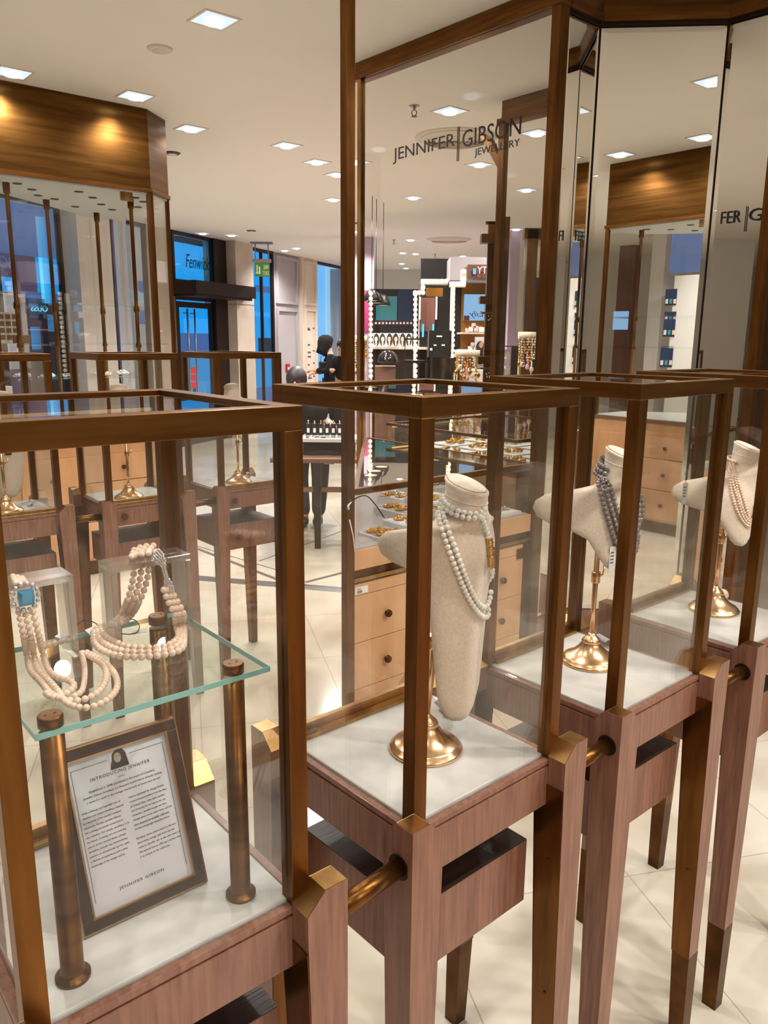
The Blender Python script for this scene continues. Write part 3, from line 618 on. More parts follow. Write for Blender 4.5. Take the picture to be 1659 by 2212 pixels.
cl = MB(); inv = n1.location; pts = smooth([on_bust(vB, x, y, .004)-Vector(inv) for x, y in ((1052, 1163), (1054, 1180), (1056, 1200), (1057, 1221))], 8)
cl.tube(pts, [.0055 if i % 5 else .0075 for i in range(len(pts))], 10); cl.build('clasp', 'gold', n1)
# thin black tag loop behind the shoulder
b_ = MB(); b_.tube(smooth([CWP('B', q) for q in ((.055, .22, 1.33), (.045, .20, 1.345), (.05, .17, 1.36), (.07, .17, 1.345), (.09, .17, 1.32))], 5), .0009, 6); tag(b_.build('tag_cord', 'black'), 'thin black cord loop over the shoulder of the long bust', 'cord')
# grey pearls
n2 = thing('pearl_necklace', 'three strand necklace of large grey pearls on the third case bust', 'necklace', CWP('C', (.178, .16, 1.25)), 0, 'pearl necklaces on busts')
for k in range(3):
    o_ = 11.5*k
    px_strand(n2, vC, [(1290+o_*.2, 981+o_*.5), (1273+o_, 1000+o_*.2), (1276+o_, 1024-o_*.2), (1290+o_, 1050-o_*.2), (1302+o_, 1085-o_*.2), (1311+o_, 1120-o_*.2), (1320+o_, 1155-o_*.3), (1332+o_*.8, 1185-o_*.6), (1350+o_*.3, 1205-o_), (1368-o_*.3, 1196-o_), (1382-o_*.6, 1170-o_*.5), (1390-o_*.7, 1135-o_*.3), (1394-o_*.8, 1100-o_*.2), (1392-o_*.8, 1066)], .005, 'pearl_grey')
    strand(n2, ring_pts('C', .229, .172, 1.333-.010*k, .043+.004*k, .041+.004*k, R(0), R(180), sl=.010), .005, 'pearl_grey')
# pale pink pearls at the right edge
n3 = thing('pearl_necklace', 'twisted pale pink pearl necklace on the bust at the right edge', 'necklace', CWP('D', (.175, .16, 1.25)), 0, 'pearl necklaces on busts')
for k in range(4):
    o_ = 6.5*k; s_ = (3, -3, 2, -2)[k]
    px_strand(n3, vD, [(1566+o_, 1000), (1570+o_+s_, 1025), (1577+o_, 1050), (1584+o_-s_, 1078), (1590+o_, 1104), (1600+o_*.8, 1126-o_*.3), (1612+o_*.5, 1140-o_*.8), (1622+o_*.2, 1136-o_), (1628, 1110-o_)], .0034, 'pearl_pink', jitter=.12)
strand(n3, ring_pts('D', .262, .172, 1.296, .043, .041, R(0), R(180), sl=.006), .0034, 'pearl_pink')
# price tags hanging from busts
def price_tag(P, rz, label, h=.055, wd=.014, cord=True, lines=4):
    t = thing('price_tag', label, 'tag', P, rz, 'white price tags'); b_ = MB(); b_.box(-wd/2, wd/2, -.0005, .0005, -h, 0); b_.build('card', 'paper', t)
    b_ = MB()
    for i in range(lines): b_.box(-wd*.35, wd*.2, -.0008, -.0005, -h*.25-.007*i, -h*.25-.007*i+.0025)
    b_.build('print', 'ink_soft', t)
    if cord: b_ = MB(); b_.tube([(0, 0, -.002), (.004, .004, .012), (.002, .010, .025)], .0006, 6); b_.build('cord', 'black', t)
    return t
p = on_bust(vC, 1322, 1180, .004); price_tag(p, R(20), 'white price tag hanging from the grey pearls', h=.056)
p = CWP('D', (.03, .20, 1.262)); price_tag(p, R(20), 'white price tag hanging under the shoulder of the right edge bust', h=.05)

# rear busts, seen from behind
def rear_bust(c, bx, by, z, label, slabel):
    make_stand(c, bx, by, z, slabel); return make_bust(c, bx, by+.02, SHORT, label, dz=z-1.36+.14, face=1)
make_stand('Q', .138, .12, 1.2, 'brass stand in the middle rear display case'); make_bust('Q', .125, .15, SHORT, 'cream bust seen from behind in the middle rear case', face=1, dz=.046, lean=.2)
make_stand('R', .178, .15, 1.2, 'brass stand in the rear case under the call point'); make_bust('R', .165, .18, SHORT, 'cream bust seen from behind in the rightmost rear case', face=1, dz=.030, lean=.2)
make_stand('P', .16, .13, 1.2, 'brass stand in the rear case at the left edge'); make_bust('P', .19, .17, LONG, 'long cream bust in the rear case at the left edge', face=1)
# curled grey clips lying on the padded bases
for c, x, y, lb in (('B', .285, .22, 'small curled grey strip at the right of the long bust case'), ('C', .29, .22, 'small curled grey strip beside the brass base in the third case'), ('R', .29, .25, 'small curled grey strip in the rightmost rear case'), ('P', .27, .2, 'small curled grey strip in the left rear case')):
    p = CWP(c, (x, y, ZB+.002)); b_ = MB(); n = 12
    sec = [(.011*math.cos(a)+(-.0), .011+.011*math.sin(a)) for a in [R(-90+i*22) for i in range(n)]]
    b_.loft([[(q[0], yy, q[1]) for q in sec]+[(q[0]*.85, yy, .011+(q[1]-.011)*.85) for q in sec[::-1]] for yy in (-.02, .02)], smooth=False)
    o = b_.build('curled_strip', 'wall_grey'); o.location = p; o.rotation_euler = (0, 0, R(POSE[c][2]-20)); tag(o, lb, 'strip', 'curled strips in the cases')
b_ = MB(); b_.ball((0, 0, .016), .016); o = b_.build('round_earring_holder', 'pearl_pink'); o.location = CWP('D', (.30, .21, ZB+.002)); tag(o, 'pinkish round knob on the base of the right edge case', 'ornament')

# ------------------------------------------------------------------ contents of the nearest case
AZ = R(POSE['A'][2])
def AL(x, y, z=0): return CWP('A', (x, y, z))
def a_z(px, py, z): return atz(px, py, z)
def a_y(px, py, yl):
    a = AZ; n = Vector((-math.sin(a), math.cos(a), 0)); o = Vector((POSE['A'][0], POSE['A'][1], 0)); d = ray(px, py)
    return EYEP+d*((n.dot(o)+yl-n.dot(EYEP))/n.dot(d))
SZ = 1.2
sh = thing('shelf_stand', 'clear glass shelf on four bronze posts in the nearest case', 'shelf', AL(0, 0, 0), AZ)
b_ = MB(); b_.box(.046, .312, .045, .29, SZ, SZ+.007); b_.build('shelf_plate', 'shelf_glass', sh)
b_ = MB(); b_.frame_rect(.0455, .3125, .0445, .2905, .0011, 0, 1); b_.bm.clear()
for q in ((.0458, .3122, .0442, .0452), (.0458, .3122, .2898, .2908), (.0452, .0462, .0442, .2908), (.3118, .3128, .0442, .2908)): b_.box(q[0], q[1], q[2], q[3], SZ+.0002, SZ+.0068)
b_.build('shelf_edge', 'glass_edge', sh)
for x, y in ((.064, .056), (.270, .056), (.064, .262), (.270, .262)):
    b_ = MB(); b_.lathe([(.0185, ZB+.002), (.0185, ZB+.006), (.0128, ZB+.008), (.0122, ZB+.012), (.0122, SZ)], c=(x, y, 0), n=28); b_.build('post', 'brass_h', sh)
    b_ = MB(); b_.lathe([(.0125, SZ+.007), (.0125, SZ+.0175), (.0115, SZ+.019)], c=(x, y, 0), n=28); cp = b_.build('post_cap', 'brass_h', sh)
    b_ = MB()
    for s_ in (-1, 1): b_.lathe([(.0016, SZ+.0188), (.0016, SZ+.0194)], c=(x+s_*.0048, y, 0), n=8)
    b_.build('cap_hole', 'dark_bronze', cp)
for x0, x1, lb in ((.192, .298, 'clear acrylic riser under the three strand necklace'), (.032, .147, 'clear acrylic riser with blue stone clasp necklace, left')):
    rz_ = thing('acrylic_riser', lb, 'riser', AL(0, 0, 0), AZ, 'acrylic risers on the glass shelf'); z0 = SZ+.0072
    b_ = MB(); b_.box(x0, x1, .212, .256, z0+.096, z0+.104); b_.build('top_plate', 'acrylic', rz_, .001)
    for xa in (x0, x1-.008): b_ = MB(); b_.box(xa, xa+.008, .212, .256, z0, z0+.096); b_.build('side_plate', 'acrylic', rz_, .001)
z_ = SZ+.0072+.005; TZ = SZ+.0072+.104+.005
nk = thing('pearl_necklace', 'three strand pink pearl necklace with crystal clasp draped over the riser', 'necklace', AL(.24, .2, z_), 0, 'necklaces on the glass shelf')
for k in range(3):
    o_ = k*12
    front_ = [a_z(300+o_, 1186+k*3, TZ), a_z(322+o_*.5, 1190+k*2, TZ)]
    strand(nk, [a_y(362+o_*.6-8, 1274, .203), a_y(370+o_*.8-6, 1300, .200), a_y(377+o_*.8, 1326, .197), a_z(384+o_*.7-4, 1352-k*2, z_), a_z(386+o_*.5, 1374+k*2, z_), a_z(370+o_*.9, 1390+k*6, z_), a_z(345+o_*.5, 1398+k*8, z_), a_z(310, 1399+k*10, z_), a_z(275-o_*.3, 1396+k*11, z_), a_z(245-o_*.6, 1385+k*12, z_), a_z(222-o_*.7, 1369+k*11, z_), a_z(214-o_*.5, 1350+k*8, z_)], .0045, 'pearl_pink')
    strand(nk, [a_z(290+o_*1.3, 1200-k*2, TZ), a_y(290+o_*1.3, 1216, .262), a_y(288+o_*1.3, 1245, .262), a_y(282+o_*1.2, 1275, .262), a_y(274+o_*1.1, 1300, .262), a_z(262+o_, 1326, z_), a_z(246+o_*.8, 1344, z_), a_z(226+o_*.4, 1352, z_)], .0045, 'pearl_pink')
    strand(nk, [a_z(284+k*3, 1203-k*7, TZ), a_z(300+k*3, 1194-k*6, TZ+.002), a_z(320+k*3, 1191-k*6, TZ+.002), a_z(338+k*2, 1193-k*6, TZ)], .0045, 'pearl_pink')
def clasp(pts, wd, m, par, name):
    o = Vector(par.location); b_ = MB()
    for i, (q, w_) in enumerate(zip(pts, wd)):
        side = (pts[min(i+1, len(pts)-1)]-pts[max(i-1, 0)]).normalized().cross(Vector((-.4, -.8, .4))).normalized()
        nn_ = max(2, int(w_/.0034))
        for j in range(nn_): b_.ball(q-o+side*((j-(nn_-1)/2)*.0034), .0019, 6, 4)
    return b_.build(name, m, par)
cp_ = smooth([a_z(336, 1196, TZ+.001), a_y(349, 1212, .206), a_y(356, 1235, .203), a_y(363, 1258, .202), a_y(366, 1274, .202)], 7)
clasp(cp_, [.018-.011*math.sin(math.pi*min(1, i/len(cp_)*1.0))**4 for i in range(len(cp_))], 'crystal', nk, 'crystal_clasp')
n4 = thing('pearl_necklace', 'pink pearl necklace with square blue stone clasp at the left', 'necklace', AL(.1, .15, z_), 0, 'necklaces on the glass shelf')
G = lambda x, y: (x/3.95, 1180+y/3.95)
def mixp(L):
    out = []
    for x, y in L:
        px, py = G(x, y); out.append(a_y(px, py, .205) if py < 1408 else a_z(px, py, z_))
    return out
strand(n4, mixp([(160, 560), (200, 760), (230, 930), (262, 1060), (350, 1160), (440, 1260), (560, 1312), (700, 1310), (830, 1250), (900, 1150), (890, 1030), (790, 950), (690, 905)]), .0038, 'pearl_pink')
strand(n4, mixp([(220, 580), (260, 760), (290, 930), (330, 1060), (420, 1150), (500, 1240), (560, 1330), (680, 1375), (800, 1365), (930, 1300), (1000, 1200), (980, 1090), (880, 980), (740, 905)]), .0038, 'pearl_pink')
strand(n4, mixp([(280, 560), (330, 760), (370, 930), (420, 1060), (500, 1120), (600, 1150), (630, 1200), (560, 1260), (450, 1290), (380, 1240)]), .0038, 'pearl_pink')
strand(n4, mixp([(640, 1275), (700, 1230), (722, 1120), (718, 1000), (690, 905)]), .0034, 'pearl_pink')
strand(n4, [a_z(95, 1398, z_), a_z(120, 1389, z_), a_z(145, 1384, z_), a_z(165, 1376, z_)], .0038, 'pearl_pink'); 
for k in range(3): strand(n4, [a_z(28+k*10, 1246+k*2, TZ), a_y(33+k*10, 1258, .206), a_y(36+k*9, 1268, .205)], .004, 'pearl_pink')
gm = MB(); c0 = a_y(55, 1290, .198)-Vector(n4.location); gm.M = Matrix.Translation(c0) @ Matrix.Rotation(AZ, 4, 'Z'); gm.loft([[(x*k_, d_, z*k_) for x, z in ((-.008, -.009), (.008, -.009), (.009, 0), (.008, .009), (-.008, .009), (-.009, 0))] for k_, d_ in ((1, 0), (1, -.004), (.6, -.007))], smooth=False); gm.build('blue_stone', 'blue_gem', n4)
gm = MB()
for i in range(14): a = 2*math.pi*i/14; gm.ball(c0+Matrix.Rotation(AZ, 3, 'Z') @ Vector((.0145*math.cos(a), .001, .0155*math.sin(a))), .0028 if i % 2 else .0036, 6, 4)
gm.build('crystal_setting', 'crystal', n4)
# paper price labels on the glass shelf
for pts, lb in (((( 183, 1362), (216, 1348), (216, 1362), (197, 1374)), 'white paper label left of the right acrylic riser'), (((284, 1364), (318, 1358), (318, 1366), (286, 1370)), 'small white label inside the right acrylic riser'), (((118, 1376), (130, 1368), (148, 1372), (140, 1384)), 'handwritten white label by the left necklace')):
    b_ = MB(); q = [a_z(x, y, SZ+.0076) for x, y in pts]; b_.prism([v[:2] for v in q], SZ+.0074, SZ+.0084); o = b_.build('paper_label', 'paper'); tag(o, lb, 'label', 'paper labels on the glass shelf')
for L, lb in (([(166, 1350), (180, 1341), (200, 1343), (214, 1352)], 'thin black cord between the two acrylic risers'), ([(272, 1334), (292, 1340), (301, 1352), (296, 1366), (280, 1370), (262, 1369)], 'thin black cord loop inside the right acrylic riser')):
    b_ = MB(); b_.tube(smooth([a_z(x, y, SZ+.0075+.004*math.sin(math.pi*i/(len(L)-1))+.001) for i, (x, y) in enumerate(L)], 6), .0007, 6); o = b_.build('tag_cord', 'black'); tag(o, lb, 'cord')

# framed notice leaning in the nearest case
fr_loc = AL(.091, .107, ZB+.002); ft = thing('framed_notice', 'dark framed notice with portrait and text in the nearest case', 'sign', fr_loc, AZ)
FW, FH = .157, .212; tl = math.asin(.075/FH)
FM = Matrix.Rotation(-tl, 4, 'X')   # local x right, z up the leaning face, -y front
def fbox(mb, x0, x1, z0, z1, y0, y1): mb.M = FM; mb.box(x0, x1, y0, y1, z0, z1); return mb
b_ = MB(); b_.M = FM; b_.frame_rect(0.0015, FW-.0015, .0015, FH-.0015, .0135, -.008, .004); b_.build('frame', 'frame_wood', ft, .001)
b_ = MB(); b_.M = FM; b_.frame_rect(0, FW, 0, FH, .0022, -.0075, .005); b_.build('outer_gold_edge', 'brass_gold', ft)
b_ = MB(); b_.M = FM; b_.frame_rect(.0145, FW-.0145, .0145, FH-.0145, .0022, -.0085, 0); b_.build('inner_gold_edge', 'brass_gold', ft)
b_ = MB(); fbox(b_, .014, FW-.014, .014, FH-.014, -.003, -.001); pg = b_.build('page', 'sign_paper', ft)
def fbas(x, z, y=-.0033): return FM @ Matrix(((1, 0, 0, x), (0, 0, -1, y), (0, 1, 0, z), (0, 0, 0, 1)))
cxm = FW/2
b_ = MB(); b_.M = FM
for q in ((.021, cxm-.014, FH-.0275, FH-.0270), (cxm+.014, FW-.021, FH-.0275, FH-.0270), (.021, .0215, .03, FH-.027), (FW-.0215, FW-.021, .03, FH-.027), (cxm-.004, cxm+.004, .1612, .1617)): b_.box(q[0], q[1], -.0034, -.003, q[2], q[3])
b_.build('border_line', 'ink_soft', pg)
text('INTRODUCING JENNIFER', 'ink', pg, fbas(cxm, .1652), .074, .0050, ext=.0002, align='CENTER', spacing=1.25)
it = ['Established in 2008 and based in the heart of Cheshire,', 'Jennifer Gibson Jewellery is a Bespoke brand that is already making', 'a name for itself in the vintage world both at home and abroad']
for i, (l, wd) in enumerate(zip(it, (.082, .098, .092))): text(l, 'ink_soft', pg, fbas(cxm, .1535-.0058*i), wd, .0032, ext=.0002, align='CENTER')
c1 = ['With a lifelong and heartfelt love of', 'timeless and unique jewellery, inspired', "by memories of her mother's antiques", 'emporium, founder, Jennifer Gibson,', 'has a strong emotional connection to', 'the industry. Put simply, jewellery is in', 'her blood. Coveting rare and stunning', "pieces of the world's finest vintage", 'jewellery, Jennifer has extraordinary', 'passion, an exceptional eye for style,', 'a lifetime of experience and a deep', 'knowledge of the vintage market.']
c2_ = ['Utterly captivated by vintage French', 'couture house jewellery from the likes', 'of Chanel, Dior, Yves Saint Laurent', 'and Givenchy for as long as she can', 'remember, Jennifer bought her first', 'vintage piece in her early teens and has', 'since amassed an enviable collection', 'of heartstoppingly beautiful pieces.', '', 'Bringing classic pieces back to life and', 'showcasing vintage style from the last', 'century, Jennifer sits at the very heart of', 'this special brand, offering a service that', 'is as unique as her collection.']
for col, x0 in ((c1, .0245), (c2_, .0815)):
    for i, l in enumerate(col):
        if l: text(l, 'ink_soft', pg, fbas(x0, .1315-.0056*i), .0505*len(l)/40, .0031, ext=.0002)
text('JENNIFER GIBSON', 'ink', pg, fbas(cxm, .033), .056, .0042, ext=.0002, align='CENTER', spacing=1.25)
ph = MB(); ph.M = FM; ph.box(cxm-.0115, cxm+.0115, -.0036, -.003, .172, .1945); por = ph.build('portrait_photo', 'sign_paper', pg)
def flat(pts, m, y, name='shape'):
    b_ = MB(); v1 = [b_.v(FM @ Vector((cxm+x, y, .172+z))) for x, z in pts]; v2 = [b_.v(FM @ Vector((cxm+x, y+.0003, .172+z))) for x, z in pts]; b_.face(v1); b_.face(v2[::-1])
    for i in range(len(pts)): b_.face([v1[i], v2[i], v2[(i+1) % len(pts)], v1[(i+1) % len(pts)]])
    return b_.build(name, m, por)
flat([(-.0115, 0), (.0115, 0), (.0105, .008), (.0095, .016), (.006, .0215), (-.002, .022), (-.007, .018), (-.0085, .010), (-.0105, .006)], 'photo_hair', -.0039, 'hair')
flat([(-.0052+.0045*math.cos(a)+.004, .0125+.006*math.sin(a)) for a in [2*math.pi*i/16 for i in range(16)]], 'photo_face', -.0042, 'face')
flat([(-.0038+.004, .0105), (.004, .0092), (.0008, .0102)], 'paper', -.0045, 'smile'); flat([(-.0035, .0138), (-.0018, .0138), (-.0018, .0144), (-.0035, .0144)], 'photo_hair', -.0045, 'eye'); flat([(.0005, .0138), (.0022, .0138), (.0022, .0144), (.0005, .0144)], 'photo_hair', -.0045, 'eye')
flat([(-.0115, 0), (.0115, 0), (.009, .0045), (.003, .0062), (-.004, .0062), (-.009, .004)], 'ink', -.0044, 'dark_top')
b_ = MB(); b_.tube([(FW-.004, .075, FH*.62), (FW-.004, .135, .003)], .002, 8); b_.build('support_arm', 'brass_light', ft)

# ------------------------------------------------------------------ tall glass vitrines with bronze fascias
def uvroot(name, label, cat, group=None): return thing(name, label, cat, (0, 0, 0), TH, group)   # children are written in (u, v)
def vitrine(u0, v0, s, label, blabel, tlabel):
    Pq = [(1.36, 0), (2.39, 0), (2.60, .18), (2.66, 1.33), (2.56, 1.38), (1.60, .62), (1.36, .42)]
    off = lambda q, k: (q[0]+u0, v0+s*q[1])
    cen = (2.05, .5)
    def poly(k): return [(u0+cen[0]+(q[0]-cen[0])*k, v0+s*(cen[1]+(q[1]-cen[1])*k)) for q in Pq]
    t = uvroot('tall_vitrine', label, 'display cabinet', 'tall glass vitrines')
    b_ = MB(); b_.prism(poly(1.0), 2.52, CEIL-.001); b_.build('fascia', 'brass_fascia', t)
    b_ = MB(); b_.prism(poly(1.018), 2.495, 2.52); b_.build('fascia_lip', 'brass_h', t)
    b_ = MB(); b_.prism(poly(.99), 2.485, 2.495); sf = b_.build('soffit', 'wall_white', t)
    for (a, c) in ((1.75, .35), (2.0, .22), (2.15, .38), (1.98, .62), (2.3, .62), (2.47, .3), (2.45, .8), (2.2, .85), (2.54, .55), (1.62, .2), (2.36, .18), (1.85, .55)):
        b_ = MB(); b_.lathe([(.026, 2.481), (.03, 2.486)], c=(a+u0, v0+s*c, 0), n=20); b_.build('recessed_spot', 'vent_dark', sf)
    zc = .95; inner = poly(.975); n = len(Pq)
    for i in range(n):
        a, c = inner[i], inner[(i+1) % n]; d = Vector((c[0]-a[0], c[1]-a[1])); nn_ = Vector((-d.y, d.x)).normalized()*.006
        b_ = MB(); b_.prism([a, c, (c[0]+nn_.x, c[1]+nn_.y), (a[0]+nn_.x, a[1]+nn_.y)], zc, 2.487); b_.build('glass_pane', 'glass', t)
    for q, w_ in ((Pq[1], .034), (Pq[2], .022), (Pq[0], .03), (Pq[3], .022), (Pq[4], .022)):
        x, y = off(q, 1); x = x+(cen[0]+u0-x)*.02; y = y+(v0+s*cen[1]-y)*.02
        b_ = MB(); b_.box(x-w_/2, x+w_/2, y-w_/2, y+w_/2, zc, 2.50); b_.build('corner_post', 'brass', t)
    for (a, c) in ((1.56, .22), (2.43, 1.05), (2.36, .26), (1.95, .70)):
        x, y = u0+a, v0+s*c; b_ = MB(); b_.lathe([(.013, zc), (.013, 1.5), (.02, 1.505), (.02, 1.52), (.013, 1.54), (.013, 1.74), (.02, 1.745), (.02, 1.765), (.013, 1.79), (.013, 2.42), (.02, 2.425), (.022, 2.487)], c=(x, y, 0), n=16); b_.build('support_pole', 'brass', t)
    for z in (1.524, 1.768): b_ = MB(); b_.prism(poly(.93), z, z+.008); b_.build('glass_shelf', 'shelf_glass', t)
    b_ = MB(); b_.box(u0+2.19, u0+2.27, v0+s*.02-.006, v0+s*.02+.006, 2.43, 2.49); b_.build('door_hinge', 'brass_light', t)
    # maple base cabinet
    bs = uvroot('base_cabinet', blabel, 'cabinet', 'maple base cabinets')
    b_ = MB(); b_.prism(poly(.99), .10, .915); b_.build('body', 'maple', bs)
    b_ = MB(); b_.prism(poly(.95), 0, .10); b_.build('plinth', 'brass_dark', bs)
    b_ = MB(); b_.prism(poly(1.005), .915, .945); b_.build('worktop_edge', 'brown_board', bs); b_ = MB(); b_.prism(poly(.985), .945, .95); b_.build('worktop', 'white_gloss', bs)
    f = v0+s*(.0)
    ff = lambda e: f-s*e
    def panel(ua, ub, za, zb, nm):
        b_ = MB(); y0, y1 = sorted((ff(.0005), ff(.009))); b_.box(u0+ua, u0+ub, y0, y1, za, zb); p_ = b_.build(nm, 'maple', bs, .001)
        b_ = MB(); uc = u0+(ua+ub)/2; zz = zb-.14 if zb-za > .3 else (za+zb)/2; b_.tube([(uc, ff(.009), zz), (uc, ff(.018), zz)], [.007, .005], 10); b_.tube([(uc, ff(.018), zz), (uc, ff(.03), zz)], [.016, .014], 14); b_.build('round_knob', 'brass_dark', p_)
    panel(1.43, 1.80, .12, .808, 'door'); panel(1.806, 2.37, .632, .808, 'drawer'); panel(1.806, 2.37, .372, .626, 'drawer'); panel(1.806, 2.37, .12, .366, 'drawer')
    return t
vitrine(0, 5.17, 1, 'tall glass vitrine with bronze fascia at the upper left, seen directly', 'maple drawer cabinet under the tall vitrine, behind the rear cases', '')
vitrine(-.115, -.50, -1, 'tall glass vitrine with bronze fascia that shows in the diagonal mirror', 'maple drawer cabinet under the vitrine that shows in the diagonal mirror', '')
# goods on the shelves of the left vitrine
def place_uv(o, u, v, z=0, rz=0): p = XY(u, v, z); o.location = p; o.rotation_euler = (0, 0, TH+rz); return o
def carton(u, v, z, w_, d_, h_, m, label, grp, rz=0, mark=None):
    b_ = MB(); b_.box(-w_/2, w_/2, -d_/2, d_/2, 0, h_); o = b_.build('boxed_item', m, None, .002); place_uv(o, u, v, z, rz); tag(o, label, 'box', grp)
    if mark: b_ = MB(); b_.box(-w_*.16, w_*.16, -d_/2-.001, -d_/2, h_*.12, h_*.42); b_.build('front_mark', mark, o)
    return o
G1 = 'small boxes on the left vitrine shelves'
carton(1.46, 5.45, .95, .10, .08, .09, 'paper', 'small white box with dark mark, lower left vitrine', G1, 0, 'brown_board'); carton(1.46, 5.50, 1.16, .10, .08, .10, 'white_gloss', 'small white box with dark mark on the left, upper one', G1, 0, 'brown_board')
carton(1.58, 5.42, 1.532, .10, .03, .05, 'brown_board', 'low brown box at the left end of the lower glass shelf', G1)
b_ = MB(); b_.box(-.09, .09, -.02, .02, 0, .19); o = b_.build('cream_rack', 'stone'); place_uv(o, 1.52, 5.55, 1.532); tag(o, 'cream rack of little compartments at the left photo edge', 'rack')
b_ = MB()
for i in range(4):
    for j in range(4): b_.box(-.075+.04*i, -.045+.04*i, -.0215, -.02, .02+.043*j, .05+.043*j)
b_.build('compartments', 'brown_board', o)
# low glass shelf inside, with bracelets and pale stands
lowsh = uvroot('low_glass_shelf', 'low glass shelf with pale jewellery inside the left vitrine', 'shelf'); b_ = MB(); b_.prism([(1.5, 5.3), (2.5, 5.3), (2.55, 6.1), (1.7, 5.8)], 1.30, 1.308); b_.build('glass_plate', 'shelf_glass', lowsh)
for u, v in ((1.55, 5.35), (2.45, 5.35), (2.45, 6.0), (1.8, 5.75)): b_ = MB(); b_.lathe([(.008, .95), (.008, 1.30)], c=(u, v, 0), n=10); b_.build('leg', 'brass', lowsh)
def heap(name, u, v, z, n, rad, m, label, cat, grp, hz=.5, rr=(.006, .014), frame='uv'):
    p = XY(u, v, z); t = thing(name, label, cat, p, TH, grp); rn = random.Random(int(u*1000)+int(v*777)); b_ = MB()
    for i in range(n):
        a = rn.uniform(0, 6.28); q = rad*math.sqrt(rn.random()); r_ = rn.uniform(*rr); b_.ball((q*math.cos(a), q*math.sin(a)*.7, r_+rn.random()*rad*hz*(1-q/rad)), r_, 8, 6, (1, 1, .8))
    b_.build('beads', m, t); return t
for i, (u, v, m_) in enumerate(((1.72, 5.42, 'paper'), (1.9, 5.5, 'silver'), (2.12, 5.5, 'pearl_pink'), (2.28, 5.55, 'pearl_white'), (1.62, 5.6, 'paper'))):
    heap('bead_bracelet', u, v, 1.308, 26, .06, m_, 'little heap of pale beads and bracelets on the low glass shelf', 'bracelet', 'bracelets on the low glass shelf')

# ------------------------------------------------------------------ showcase counter with drawers
ct = uvroot('showcase_counter', 'maple showcase counter with drawers and jewellery under glass behind the long bust', 'counter')
U0, U1, V0, V1 = 1.785, 2.835, 2.272, 3.50
def tri(i=0.0, f=0.0): return [(U0+i*2.2, V0+f+i), (U1-i, V0+f+i), (U1-i, V1-i*2.6)]
b_ = MB(); b_.prism(tri(0, .004), .05, .66); b_.build('body', 'maple', ct)
b_ = MB(); b_.prism(tri(.03), 0, .05); b_.build('plinth', 'brass_dark', ct)
b_ = MB(); b_.prism(tri(.004, .010), .66, .718); b_.build('recess_band', 'brass_dark', ct)
b_ = MB(); b_.box(U0, U1, V0+.002, V0+.01, .668, .684); b_.build('pull_rail', 'brass_light', ct)
b_ = MB(); b_.prism(tri(), .718, .797); b_.build('top_band', 'maple', ct, .001)
b_ = MB(); b_.box(U0, U1-.06, V0-.002, V0+.004, .618, .66); b_.build('upper_rail', 'maple', ct)
for u_a, u_b, kn in ((U0, 2.345, 1.952), (2.35, U1-.045, 2.64)):
    for za, zb in ((.424, .615), (.230, .421), (.06, .227)):
        b_ = MB(); b_.box(u_a+.001, u_b-.001, V0-.003, V0+.004, za, zb); dd = b_.build('drawer', 'maple', ct, .001)
        b_ = MB(); b_.tube([(kn, V0-.003, za+.095), (kn, V0-.014, za+.095)], [.006, .005], 10); b_.tube([(kn, V0-.014, za+.095), (kn, V0-.018, za+.095), (kn, V0-.028, za+.095)], [.012, .016, .014], 18); b_.build('round_knob', 'brass_dark', dd)
b_ = MB(); b_.box(U1-.043, U1, V0-.004, V0+.01, 0, .66); b_.build('end_stile', 'brass_dark', ct)
b_ = MB(); b_.box(U0+.012, U0+.075, V0-.0028, V0-.002, .622, .65); st = b_.build('stock_sticker', 'paper', ct)
b_ = MB()
for i in range(7): b_.box(U0+.022+.0035*i, U0+.0238+.0035*i, V0-.0034, V0-.0028, .625, .637)
b_.box(U0+.02, U0+.04, V0-.0034, V0-.0028, .642, .644); b_.build('barcode', 'ink', st)
b_ = MB(); b_.prism(tri(.01), .797, .800); b_.build('felt_floor', 'wall_grey', ct)
b_ = MB(); T0, T1 = tri(), tri(.02)
for i in range(3): b_.prism([T0[i], T0[(i+1) % 3], T1[(i+1) % 3], T1[i]], 1.012, 1.036)
b_.build('glass_rim', 'brass_h', ct)
T0, T1 = tri(.005), tri(.009)
for i in range(3): b_ = MB(); b_.prism([T0[i], T0[(i+1) % 3], T1[(i+1) % 3], T1[i]], .800, 1.012); b_.build('glass_pane', 'glass', ct)
glass('counter_glass', (.95, .945, .94), f0=.10, k=.9, pw=1.9)
b_ = MB(); b_.prism(tri(.021), 1.026, 1.034); b_.build('glass_top', 'counter_glass', ct)
b_ = MB(); b_.box(2.74, 2.785, V0-.012, V0-.004, .60, .645); b_.build('keyring_fob', 'brass_dark', ct)
# trays with brooches
def brooch(u, v, z, kind, label, grp, rz):
    t = thing('brooch', label, 'brooch', XY(u, v, z), TH+rz, grp); rn = random.Random(int(u*991+v*577))
    m1 = 'gold' if kind == 'gold' else ('silver' if kind == 'silver' else 'gold'); b_ = MB()
    for i in range(7):
        a = 2*math.pi*i/7; b_.ball((.016*math.cos(a), .016*math.sin(a), .006), .0085, 8, 6, (1, 1, .6))
        b_.tube([(0, 0, .005), (.021*math.cos(a+.3), .021*math.sin(a+.3), .004)], [.004, .002], 6)
    b_.build('petals', m1, t); b_ = MB(); b_.ball((0, 0, .010), .009, 10, 8); b_.build('centre', 'pearl_white' if kind == 'pearl' else m1, t)
    if rn.random() < .6:
        b_ = MB(); b_.tube([(.03*math.cos(a)+.035, .02*math.sin(a), .004+.002*math.sin(3*a)) for a in [2*math.pi*i/18 for i in range(19)]], .003, 6); b_.build('chain', m1, t)
    return t
